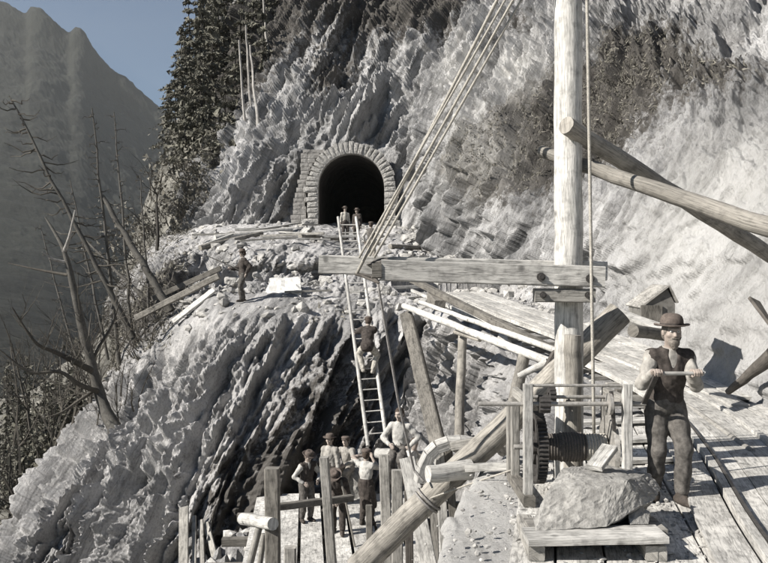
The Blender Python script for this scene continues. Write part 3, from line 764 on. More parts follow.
sl0 = None; rr = np.random.default_rng(21)
labels = []
for i in range(3, len(cl)-2, 2):
    c = cl[i]-np.array([0, 0, .075]); hw = .62+.1*rr.random(); j = lat[i]*hw
    a = c-j+tang[i]*(.08*rr.random()); b = c+j
    o = MB().beam(a, b, .17, .09, (0, 0, 1), 2, .06).build('sleeper', 'timber' if i % 3 else 'old_timber')
    tag(o, 'wooden sleeper lying across under the tramway rails', 'sleeper', 'sleepers of the tramway')
root = empty('tramway_planking', cl[55], 'continuous pale boards laid between and beside the near tramway rails', 'boardwalk')
for off, w_, i0, i1 in ((-.255, .24, 22, 70), (0, .25, 26, 70), (.255, .24, 20, 66), (-.64, .30, 40, 70), (.66, .34, 34, 70), (1.04, .34, 38, 62)):
    strip(off, i0, min(i1, len(cl)), w_, .03, .0+.006*rr.random()).build('plank', 'pale_timber', root)
# the broad plank ramp on the cliff side of the rails
root = empty('plank_ramp', cl[20]+lat[20]*1.3-np.array([0, 0, .1]), 'broad pale walkway of long planks beside the tramway below the cliff', 'walkway')
for k in range(5): strip(.78+k*.31, 2, 40-k*2, .285, .05, .03+.012*(k % 2)).build('plank', 'pale_timber', root)
timber('edge_beam', P(412, 280, 25.5), P(556, 352, 16.6), .17, .17, 'old_timber', 'dark straight beam running down beside the tramway rails', 'beam', seg=6)
# ---- near deck planks
root = empty('plank_deck', (1.8, 7, DZ-.05), 'pale plank deck under the winch and the worker', 'deck')
d = nrm((.205, 1, 0)); xs = [.92, 1.27, 1.64, 2.02, 2.40]; rr = np.random.default_rng(2)
for k, x in enumerate(xs):
    w = (xs[k+1]-x) if k < 4 else .36
    y0, y1 = 3.5, 10.6+.5*rr.random()+.4*k
    c = x+w/2
    MB().beam((c+(y0-6.1)*.205, y0, DZ-.035+.01*rr.random()), (c+(y1-6.1)*.205, y1, DZ-.035+.01*rr.random()), w-.028, .05, (0, 0, 1), 8, .03, .1, k).build('plank', 'pale_timber', root)
for i, y in enumerate((9.3, 10.4, 11.7, 13.0)):
    timber('cross_board', (2.5+.1*i, y, -2.03+.012*i), (4.3+.2*i, y+.35, -2.02+.012*i), .26, .045, 'pale_timber', ['pale board lying across just behind the winch man', 'second pale cross board behind the winch man', 'third pale cross board toward the ramp', 'farthest pale cross board before the ramp'][i], 'board', 'boards laid across the deck behind the worker')
log('fallen_pole', P(686, 405, 13.2), P(752, 452, 9.6), .035, .04, 'timber', 'thin pole lying on the ground right of the tramway', 'pole', seg=5)
log('fallen_pole', P(694, 383, 13.6), P(764, 470, 8.6), .028, .03, 'old_timber', 'thin dark pole lying farther right along the tramway', 'pole', seg=5) if False else None
# ---- winch
WY = 7.9; XL = P(528, 0, 7.6)[0]; XR = P(627, 0, 7.6)[0]
zz = lambda py, Y=7.75: P(0, py, Y)[2]
root = empty('hand_winch', ((XL+XR)/2, WY, DZ), 'hand cranked winch with big gear wheel and a rope wound drum between timber frames', 'winch')
for X in (XL, XR):
    MB().beam((X, 7.6, DZ), (X, 7.6, zz(384, 7.6)), .085, .075, (0, 1, 0), 5, .03).build('frame_post', 'pale_timber', root)
    MB().beam((X, 8.35, DZ), (X, 8.35, zz(398, 8.35)), .08, .075, (0, 1, 0), 5, .03).build('frame_post', 'timber', root)
    MB().beam((X+.001, 7.58, zz(398, 7.9)), (X+.001, 8.38, zz(398, 7.9)), .06, .09).build('frame_rail', 'timber', root)
    MB().beam((X-.002, 7.50, DZ+.05), (X-.002, 8.5, DZ+.05), .11, .1).build('frame_foot', 'old_timber', root)
def shaft(name, x0, x1, py, Y, r, mat='worn_iron', n=10):
    z = P(0, py, Y)[2]; return auto(MB().tube([(x0, Y, z), ((x0+x1)/2, Y, z), (x1, Y, z)], r, n).build(name, mat, root), 50)
def gear(name, x, py, Y, r, w, teeth, mat='iron'):
    z = P(0, py, Y)[2]; v = []; f = []; uv = []; n = teeth*4
    rin = r*.80 if r > .15 else r*.35
    for sx in (-w/2, w/2):
        for k in range(n):
            a = 2*math.pi*k/n; rt = r if (k % 4) in (0, 1) else r*(1-.07*(.35/max(r, .1))**.5)
            v.append((x+sx, Y+math.cos(a)*rt, z+math.sin(a)*rt))
        for k in range(n):
            a = 2*math.pi*k/n; v.append((x+sx, Y+math.cos(a)*rin, z+math.sin(a)*rin))
    for k in range(n):
        k2 = (k+1) % n
        f += [[k, k2, 2*n+k2, 2*n+k], [k, n+k, n+k2, k2], [2*n+k, 2*n+k2, 3*n+k2, 3*n+k], [n+k, 3*n+k, 3*n+k2, n+k2]]
    o = mkobj(name, v, f, mat, root)
    if r > .15:
        mb = MB()
        for k in range(6):
            a = math.pi*2*k/6+.3; mb.beam((x, Y+math.cos(a)*.04, z+math.sin(a)*.04), (x, Y+math.cos(a)*rin*1.02, z+math.sin(a)*rin*1.02), .05, .03, (1, 0, 0))
        mb.lathe((x-w*.6, Y, z), (1, 0, 0), [(0, .001), (0, .07), (w*1.2, .07), (w*1.2, .001)], 16)
        mb.build('spokes', mat, root)
    return o
XG = P(540, 0, 7.8)[0]
gear('big_gear', XG, 447, 7.92, .345, .085, 52)
gear('pinion', XG+.004, 404, 7.62, .085, .10, 12)
gear('pinion', P(556, 0, 7.9)[0], 396, 8.1, .10, .06, 14)
shaft('drum_shaft', XL-.08, XR+.08, 447, 7.92, .025)
shaft('upper_shaft', P(475, 0, 7.9)[0], XR+.17, 404, 7.62, .022)
shaft('countershaft', XL+.02, XR-.03, 397, 8.1, .018)
shaft('tie_rod', XL-.02, XR+.02, 385.5, 7.6, .014)
# drum with coils
x0, x1 = XG+.07, XR-.11; z = P(0, 447, 7.92)[2]; prof = [(0, .09)]
nc = 21
for k in range(nc):
    c0 = (x1-x0)*(k/nc); cw = (x1-x0)/nc
    for q in range(5): prof.append((c0+cw*q/5, .118+.013*math.sin(math.pi*q/5)+(.012 if 4 < k < 13 else 0)))
prof.append((x1-x0, .09))
L = x1-x0; cut = int(len(prof)*.66)
MB().lathe((x0, 7.92, z), (1, 0, 0), prof[:cut+1], 28).build('rope_coils', 'dark_rope', root, True)
MB().lathe((x0, 7.92, z), (1, 0, 0), prof[cut:], 28).build('rope_coils', 'rope', root, True)
auto(MB().lathe((XR-.10, 7.92, z), (1, 0, 0), [(0, .001), (0, .30), (.03, .31), (.045, .31), (.045, .26), (.055, .05), (.055, .001)], 36).build('brake_wheel', 'worn_iron', root))
auto(MB().lathe((XR-.17, 7.62, P(0, 404, 7.62)[2]), (1, 0, 0), [(0, .001), (0, .10), (.03, .10), (.03, .001)], 24).build('ratchet_wheel', 'worn_iron', root))
MB().beam((XR-.14, 7.62, zz(392, 7.6)), (XR-.10, 7.66, zz(432, 7.6)), .03, .04, (0, 1, 0)).build('pawl', 'iron', root)
# crank arm and handle held by the worker
HY, HZ = 7.24, P(0, 373.5, 7.24)[2]
XC = P(655, 0, 7.3)[0]
MB().beam((XC, 7.62, P(0, 404, 7.62)[2]), (XC, HY, HZ), .022, .045, (1, 0, 0), 2).build('crank_arm', 'iron', root)
shaft('crank_axle', XR+.1, XC+.02, 404, 7.62, .018)
auto(MB().tube([(XC-.01, HY, HZ), (XC+.2, HY, HZ), (P(704, 0, HY)[0], HY, HZ)], .017, 12).build('crank_handle', 'pale_timber', root), 50)
# left stand of the winch, small posts
timber('side_post', P(513, 402, 8.7), P(513, 483, 8.7), .13, .1, 'timber', 'short square post close left of the winch frame', 'post', up=(0, 1, 0), seg=3)
# ---- stone block on its sled
pts = [P(563, 468, 6.95), P(600, 464, 7.15), P(650, 474, 7.1), P(661, 488, 6.9), P(655, 500, 6.6), P(640, 506, 6.45), P(606, 527, 6.25), P(536, 531, 6.25), P(533, 520, 6.35), P(548, 490, 6.5), P(575, 476, 6.6), P(600, 487, 6.45), P(628, 480, 6.5), P(545, 520, 6.9), P(640, 515, 7.0)]
o = hullrock('stone_block', pts, 'stone_block', None, 4, .009, .12, 5)
tag(o, 'large rough hewn stone block with a pale flat top on the wooden sled', 'stone')
o = hullrock('small_stone', [P(x, y, Y) for x, y, Y in ((627, 508, 6.5), (640, 506, 6.5), (650, 512, 6.5), (648, 524, 6.4), (630, 525, 6.35), (640, 508, 6.8), (626, 520, 6.8), (650, 522, 6.8))], 'stone_block', None, 3, .007, .1, 6)
tag(o, 'small pale stone wedged under the right side of the big block', 'stone')
zt = P(0, 528, 6.5)[2]
root = empty('stone_sled', P(594, 548, 6.4), 'low wooden sled of planks on short blocks carrying the big stone', 'sled')
MB().beam(P(525, 537, 6.18), P(662, 534, 6.18), .32, .05, (0, 0, 1), 5, .05).build('plank', 'pale_timber', root)
MB().beam(P(527, 527, 6.55), P(660, 526, 6.55), .36, .05, (0, 0, 1), 5, .05).build('plank', 'timber', root)
for px, py, w in ((533, 545, .12), (646, 547, .09), (655, 547, .08)):
    c = P(px, py, 6.2); MB().beam((c[0], 6.06, DZ+.055), (c[0]+.05, 6.9, DZ+.055), w, .11, (0, 0, 1), 2, .05).build('block', 'timber', root)
c0, c1 = P(594, 468, 6.75), P(610, 447, 6.95)
timber('wooden_wedge', c0, c1, .14, .045, 'pale_timber', 'short pale board tilted on top of the stone before the drum', 'board', up=(-.5, -.6, .5), seg=1)
# ---- small tool hut by the cliff, log, debris
hx = P(658, 0, 14)[0]; hy = 14.4; b = P(0, 338, 14)[2]; e = P(0, 304, 14)[2]; t = P(0, 288, 14)[2]
root = empty('tool_hut', (hx, hy, b), 'small weathered wooden hut with a pointed gable at the foot of the cliff', 'hut')
xl, xr, xm = P(641, 0, 14)[0], P(675, 0, 14)[0], P(667, 0, 14)[0]
v = [(xl, 14, b), (xr, 14, b), (xr, 14, e), (xm, 14, t), (xl, 14, e-.08), (xl+.15, 15.2, b), (xr+.15, 15.2, b), (xr+.15, 15.2, e), (xm+.15, 15.2, t), (xl+.15, 15.2, e-.08)]
mkobj('wall', v, [[0, 1, 2, 3, 4], [9, 8, 7, 6, 5], [0, 5, 6, 1], [1, 6, 7, 2], [4, 9, 5, 0], [2, 7, 8, 3], [3, 8, 9, 4]], 'timber', root)
MB().beam(((xl+xm)/2-.01, 13.96, (e-.08+t)/2+.02), ((xl+xm)/2+.14, 15.3, (e-.08+t)/2+.03), np.hypot(xm-xl, t-e+.08)+.03, .03, nrm((-(t-e+.08), 0, xm-xl))).build('roof', 'timber', root)
MB().beam(((xr+xm)/2+.02, 13.92, (e+t)/2+.03), ((xr+xm)/2+.18, 15.3, (e+t)/2+.05), np.hypot(xm-xr, t-e)+.02, .03, nrm(((t-e), 0, xr-xm)), ).build('roof', 'timber', root)
MB().beam(((xl+xr)/2-.12, 13.97, b), ((xl+xr)/2-.12, 13.97, e-.02), .36, .03, (0, 1, 0)).build('door', 'old_timber', root)
timber('plank', P(617, 312, 13.2), P(672, 332, 12.4), .2, .06, 'pale_timber', 'pale plank lying in front of the small hut', 'plank', up=(0, -.4, 1))
log('butt_log', P(633, 331, 11.8), P(676, 337, 12.6), .092, .09, 'old_timber', 'dark log with its round sawn end toward the mast below the hut', 'log', seg=3, n=14)
log('broken_log', P(728, 392, 13.3), P(774, 354, 12.2), .05, .12, 'dark_timber', 'dark splintered trunk lying against the rock at the right edge', 'log', seg=6, wob=.02, seed=4)
timber('broken_board', P(754, 300, 12.9), P(779, 337, 12.1), .22, .05, 'dark_timber', 'broken dark board sticking out of the rock at the right edge', 'board', up=(.3, -1, 0), w1=.03)
# ---- ladder in the pit
A0, A1 = P(338, 217, 25.6), P(368, 446, 20.9); B0, B1 = P(356, 217, 25.6), P(387, 444, 20.9)
root = empty('ladder', A1, 'long wooden ladder leaning up from the pit to the bench edge', 'ladder')
for a, b in ((A0, A1), (B0, B1)): auto(MB().tube([a+(b-a)*i/10 for i in range(11)], [.042+.01*i/10 for i in range(11)], 8, True, 3, .05).build('rail', 'pale_timber', root), 60)
k = 0
n = 24
for i in range(1, n):
    f = i/n; MB().tube([A0+(A1-A0)*f-nrm(B0-A0)*.02, B0+(B1-B0)*f+nrm(B0-A0)*.02], .017, 6).build('rung', 'pale_timber', root)
# ---- timbers on the bench
def bench_pt(px, py, Y, lift=.08):
    p = P(px, py, Y); return np.array([p[0], Y, zat(p[0], Y)+lift])
S = [('log', (215, 41), (292, 43), .17, 'long pale log lying before the tunnel mouth', 'pale_timber'),
     ('log', (200, 38), (262, 41), .13, 'thin log lying at the outer edge of the upper bench', 'log'),
     ('log', (300, 38.5), (345, 41.5), .12, 'log among the stones right below the tunnel', 'log'),
     ('log', (390, 38), (420, 40), .12, 'log lying below the right side of the tunnel', 'log')]
for nm, (p0, y0), (p1, y1), r, lab, mt in S:
    log('bench_log', bench_pt(p0, 240, y0, r*1.6), bench_pt(p1, 240, y1, r*1.6), r, r*.9, mt, lab, 'log', 'logs lying on the upper bench', seg=6, n=10)
for i, (p0, y0, p1, y1, w, lab) in enumerate(((203, 39.5, 232, 40.2, .5, 'short wide pale board at the left edge of the upper bench'), (235, 42, 300, 44.5, .35, 'long board lying behind the pale log'), (262, 37, 330, 37.6, .3, 'board lying on rubble in front of the logs'), (300, 45, 318, 46, .35, 'board at the foot of the left portal wall'), (280, 40.2, 322, 39, .25, 'narrow board crossing among the stones'), (240, 35.6, 296, 36.2, .24, 'board at the rim above the shadowed bank'), (392, 33, 440, 31.5, .25, 'board beside the upper tramway end'))):
    a, b = bench_pt(p0, 240, y0, .32), bench_pt(p1, 240, y1, .32)
    timber('bench_board', a, b, w, .07, 'pale_timber' if i % 2 == 0 else 'timber', lab, 'board', 'boards scattered on the upper bench', seg=2)
timber('fallen_log', P(136, 318, 30.5), P(219, 276, 30), .22, .22, 'log', 'long squared log propped out over the slope left of the standing man', 'beam', seg=6)
timber('slope_board', P(152, 299, 32), P(221, 268, 31.6), .12, .2, 'old_timber', 'weathered board lying above the long squared log', 'board', seg=4)
timber('slope_board', P(173, 322, 28.6), P(214, 290, 28.9), .3, .08, 'pale_timber', 'pale board lying on the slope near the lip of the bench', 'board', seg=3, up=(.3, -.3, 1))
o = hullrock('stone_slab', [P(x, y, Y) for x, y, Y in ((264, 296, 28.3), (270, 279, 28.9), (300, 277, 29), (301, 294, 28.2), (268, 298, 28), (300, 297, 28), (284, 277, 29.5), (272, 296, 29.5), (300, 296, 29.5))], 'pale_stone', None, 3, .05, .5, 9)
tag(o, 'large pale stone slab leaning on the bench behind the standing man', 'stone')
for i, (px, Y, s, lab) in enumerate(((255, 29.2, .55, 'dark boulder between the standing man and the pale slab'), (322, 31.5, .6, 'squarish boulder on the bench left of the ladder'), (315, 30.2, .35, 'small boulder between pale slab and ladder'), (352, 29, .4, 'boulder right beside the ladder on the bench'), (232, 31.4, .45, 'boulder behind the left shoulder of the standing man'), (385, 29.5, .42, 'boulder under the boom beyond the ladder'), (300, 47.5, .8, 'block stone at the foot of the left tunnel jamb'), (410, 42, .9, 'boulder at the cliff foot right of the tunnel'), (285, 44, .6, 'boulder lying before the coursed wall'), (306, 43, .55, 'squared stone just left of the tunnel entrance'))):
    c = bench_pt(px, 290, Y, s*.25); rr = np.random.default_rng(40+i)
    pts = [c+(rr.random(3)-.5)*np.array([1.5, 1.2, .95])*s for _ in range(14)]
    o = hullrock('boulder', pts, 'rubble' if i else 'rock', None, 3, .05*s, .3*s, 50+i)
    tag(o, lab, 'boulder', 'boulders lying on the bench')
# ---- rubble
def rubble(name, pts, sizes, mat, seed=0):
    rr = np.random.default_rng(seed); n = len(pts)
    bm = bmesh.new(); bmesh.ops.create_icosphere(bm, subdivisions=1, radius=1); iv = np.array([v.co[:] for v in bm.verts]); iff = np.array([[v.index for v in f.verts] for f in bm.faces]); bm.free()
    V = []; Fa = []
    for k in range(n):
        jit = 1+.55*(rr.random((len(iv), 1))-.5)
        s = sizes[k]*np.array([1, .8, .6])*(0.6+.8*rr.random(3))
        v = iv*jit*s; a = rr.random()*6.28; b = (rr.random()-.5)*1.2
        Rz = np.array([[math.cos(a), -math.sin(a), 0], [math.sin(a), math.cos(a), 0], [0, 0, 1]]); Rx = np.array([[1, 0, 0], [0, math.cos(b), -math.sin(b)], [0, math.sin(b), math.cos(b)]])
        V.append(v@Rx.T@Rz.T+pts[k]+np.array([0, 0, s[2]*.3])); Fa.append(iff+k*len(iv))
    return tag(mkobj(name, np.concatenate(V), np.concatenate(Fa), mat, origin=(0, 0, 0)), kind='stuff')
rr = np.random.default_rng(77)
def offtrack(a):
    tr = cl+lat*.95; return np.min(np.hypot(a[:, None, 0]-tr[None, :, 0], a[:, None, 1]-tr[None, :, 1]), 1) > 1.7
def pick(rlo, rhi, clo, chi, n):
    m = ((BRP >= rlo) & (BRP < rhi))[:, None] & ((BCP >= clo) & (BCP < chi))[None, :]
    q = BENCH[m]; return q[rr.integers(0, len(q), n)]+(rr.random((n, 3))-.5)*np.array([.1, .1, 0])
a = pick(.2, 4.1, 2.5, 10.5, 3600); a = a[(rr.random(len(a)) < .38*(1-.8*blob(a, P(245, 302, 27.5), (2.6, 3.2, 3)))+.1) & offtrack(a)]; rubble('bench_rubble', a, .03+.27*rr.random(len(a))**4, 'rubble', 1)
a = pick(.5, 3.2, 11, 17, 2600); rubble('deck_rubble', a, .012+.09*rr.random(len(a))**4, 'rubble', 2)
a = pick(.0, 2.0, 8, 13, 900); a = a[offtrack(a)]; rubble('cliff_foot_rubble', a, .06+.35*rr.random(len(a))**3, 'rubble', 3)
q = Gp[(Gp[..., 0] > -6) & (Gp[..., 1] > 14)]; a = q[rr.integers(0, len(q), 500)]; rubble('pit_rubble', a, .06+.3*rr.random(len(a))**3, 'rubble', 4)

n = 900; dx = rr.uniform(-1, 1, n); c = np.stack([1.75+1.2*dx+rr.normal(0, .2, n), rr.uniform(5.6, 9.5, n), np.full(n, DZ-.005)], 1); c[:, 0] += (c[:, 1]-6.1)*.205
rubble('deck_grit', c, .006+.03*rr.random(n)**3, 'rubble', 8)
n = 420; c = np.stack([rr.uniform(.95, 3.4, n), rr.uniform(5.6, 10.5, n), np.full(n, DZ-.004)], 1); c[:, 0] += (c[:, 1]-6.1)*.205
V = []; a = rr.random(n)*6.28; L = .015+.05*rr.random(n)**2; d = np.stack([np.cos(a), np.sin(a), .15*rr.normal(size=n)], 1)*L[:, None]; e2 = np.stack([-np.sin(a), np.cos(a), .2*rr.normal(size=n)], 1)*.008; up_ = np.array([0, 0, .008])
V = np.stack([c-d-e2, c+d-e2, c+d*.8+e2, c-d+e2, c+up_], 1).reshape(-1, 3); b0 = np.arange(n)[:, None]*5
Fc = np.concatenate([b0+np.array([[0, 1, 4]]), b0+np.array([[1, 2, 4]]), b0+np.array([[2, 3, 4]]), b0+np.array([[3, 0, 4]])])
tag(mkobj('wood_chips', V, Fc, 'pale_timber', origin=(0, 0, 0)), kind='stuff')
# loose timbers lying about the terrace and the pit
rr = np.random.default_rng(123)
for i, (px, Y, L, an, w, lab) in enumerate(((330,40,2.6,.2,.16,'short timber on the terrace right below the tunnel mouth'),(292,39,3.2,-.25,.14,'timber crossing the pale log before the coursed wall'),(262,43.5,2.8,.1,.18,'timber lying beside the back wall of rock'),(225,43,3.4,.05,.12,'thin timber at the cliff corner of the terrace'),(408,37,2.4,.6,.16,'timber lying slantwise under the slanting ropes'),(330,33.4,1.8,-.5,.13,'short timber on the rubble above the ladder'),(395,31,2.0,.35,.14,'timber beside the rubble right of the ladder top'),(308,28.2,1.6,.15,.09,'stick lying on the ledge beside the pale slab'))):
    p = bench_pt(px, 250, Y, .2); d = np.array([math.cos(an), math.sin(an), .03])*L/2
    timber('loose_timber', p-d, p+d, w, w*.8, 'timber' if i % 2 else 'pale_timber', lab, 'beam', 'loose timbers on the terrace', seg=2)
# ================================================================== PEOPLE
class Fld:
    def __init__(s, lo, hi, res):
        s.lo = np.array(lo, float)-res*2; s.res = res
        n = np.ceil((np.array(hi, float)+res*2-s.lo)/res).astype(int)+1
        s.n = n; s.f = np.full(n, .25, np.float32)
        s.ax = [s.lo[i]+np.arange(n[i])*res for i in range(3)]
    def _blk(s, lo, hi):
        a = np.maximum(np.floor((np.array(lo)-s.lo)/s.res).astype(int), 0); b = np.minimum(np.ceil((np.array(hi)-s.lo)/s.res).astype(int)+1, s.n)
        if (b <= a).any(): return None
        sl = tuple(slice(a[i], b[i]) for i in range(3))
        X, Y, Z = np.meshgrid(s.ax[0][sl[0]], s.ax[1][sl[1]], s.ax[2][sl[2]], indexing='ij')
        return sl, np.stack([X, Y, Z], -1)
    def _put(s, sl, d, k, mode='u'):
        a = s.f[sl]
        if mode == 'u':
            h = np.clip(.5+.5*(a-d)/k, 0, 1); s.f[sl] = a*(1-h)+d*h-k*h*(1-h)
        else:
            h = np.clip(.5-.5*(a+d)/k, 0, 1); s.f[sl] = a*(1-h)+(-d)*h+k*h*(1-h)
    def cap(s, a, b, ra, rb, k=.02, mode='u'):
        a = np.array(a, float); b = np.array(b, float); m = max(ra, rb)+k*2+s.res*3
        q = s._blk(np.minimum(a, b)-m, np.maximum(a, b)+m)
        if q is None: return s
        sl, p = q; ba = b-a; h = np.clip(((p-a)@ba)/max(ba@ba, 1e-9), 0, 1)
        s._put(sl, np.linalg.norm(p-a-h[..., None]*ba, axis=-1)-(ra+(rb-ra)*h), k, mode); return s
    def ell(s, c, r, k=.02, M=None, mode='u'):
        c = np.array(c, float); r = np.array(r, float); m = r.max()+k*2+s.res*3
        q = s._blk(c-m, c+m)
        if q is None: return s
        sl, p = q; p = p-c
        if M is not None: p = p@M          # columns of M are the axes
        k0 = np.linalg.norm(p/r, axis=-1); k1 = np.linalg.norm(p/(r*r), axis=-1)
        s._put(sl, k0*(k0-1)/np.maximum(k1, 1e-6), k, mode); return s
    def chain(s, pts, rs, k=.02):
        for i in range(len(pts)-1): s.cap(pts[i], pts[i+1], rs[i], rs[i+1], k)
        return s
    def all(s):
        X, Y, Z = np.meshgrid(*s.ax, indexing='ij'); return np.stack([X, Y, Z], -1)
    def plane(s, pt, nrm_):      # keep the side where (p-pt).n < 0
        p = s.all(); s.f = np.maximum(s.f, ((p-np.array(pt))@np.array(nrm_)).astype(np.float32)); return s
    def wrinkle(s, amp, sc, seed=0, st=(1, 1, .6)):
        m = np.abs(s.f) < .05
        p = s.all()[m]; s.f[m] += (amp*fbm(p*sc*np.array(st), 3, seed)).astype(np.float32); return s
    def mesh(s):
        f = s.f; ins = f < 0; n = s.n
        c = np.zeros(tuple(n-1), np.int32)
        for a in (0, 1):
            for b in (0, 1):
                for d in (0, 1): c += ins[a:n[0]-1+a, b:n[1]-1+b, d:n[2]-1+d]
        act = (c > 0) & (c < 8); ids = -np.ones(act.shape, np.int64); I = np.argwhere(act); ids[act] = np.arange(len(I))
        acc = np.zeros((len(I), 3)); cnt = np.zeros(len(I))
        cor = [(a, b, d) for a in (0, 1) for b in (0, 1) for d in (0, 1)]
        for u in range(8):
            for v in range(u+1, 8):
                dif = [cor[v][i]-cor[u][i] for i in range(3)]
                if sum(map(abs, dif)) != 1: continue
                fu = f[I[:, 0]+cor[u][0], I[:, 1]+cor[u][1], I[:, 2]+cor[u][2]]; fv = f[I[:, 0]+cor[v][0], I[:, 1]+cor[v][1], I[:, 2]+cor[v][2]]
                m = (fu < 0) != (fv < 0); t = np.where(m, fu/np.where(m, fu-fv, 1), 0)
                pt = np.array(cor[u])+t[:, None]*np.array(dif); acc += pt*m[:, None]; cnt += m
        V = (I+acc/np.maximum(cnt, 1)[:, None])*s.res+s.lo
        F_ = []
        for ax in range(3):
            a1, a2 = [(1, 2), (2, 0), (0, 1)][ax]
            s0 = [slice(1, -1)]*3; s0[ax] = slice(0, -1); s1 = list(s0); s1[ax] = slice(1, None)
            A = ins[tuple(s0)]; B = ins[tuple(s1)]
            for flip in (False, True):
                m = (A & ~B) if not flip else (~A & B)
                E = np.argwhere(m); 
                if not len(E): continue
                off = np.array([1, 1, 1]); off[ax] = 0; E = E+off
                def cid(d1, d2):
                    q = E.copy(); q[:, a1] -= d1; q[:, a2] -= d2; return ids[q[:, 0], q[:, 1], q[:, 2]]
                qd = np.stack([cid(1, 1), cid(0, 1), cid(0, 0), cid(1, 0)], 1)
                F_.append(qd[:, ::-1] if flip else qd)
        F_ = np.concatenate(F_); F_ = F_[(F_ >= 0).all(1)]
        return V, F_
def ik(a, b, l1, l2, pole):
    a = np.array(a, float); b = np.array(b, float); d = b-a; L = min(np.linalg.norm(d), (l1+l2)*.998); d = nrm(d)
    x = (l1*l1-l2*l2+L*L)/(2*L); h = math.sqrt(max(l1*l1-x*x, 0)); p = np.array(pole, float); p = nrm(p-d*(p@d))
    return a+d*x+p*h, a+d*L
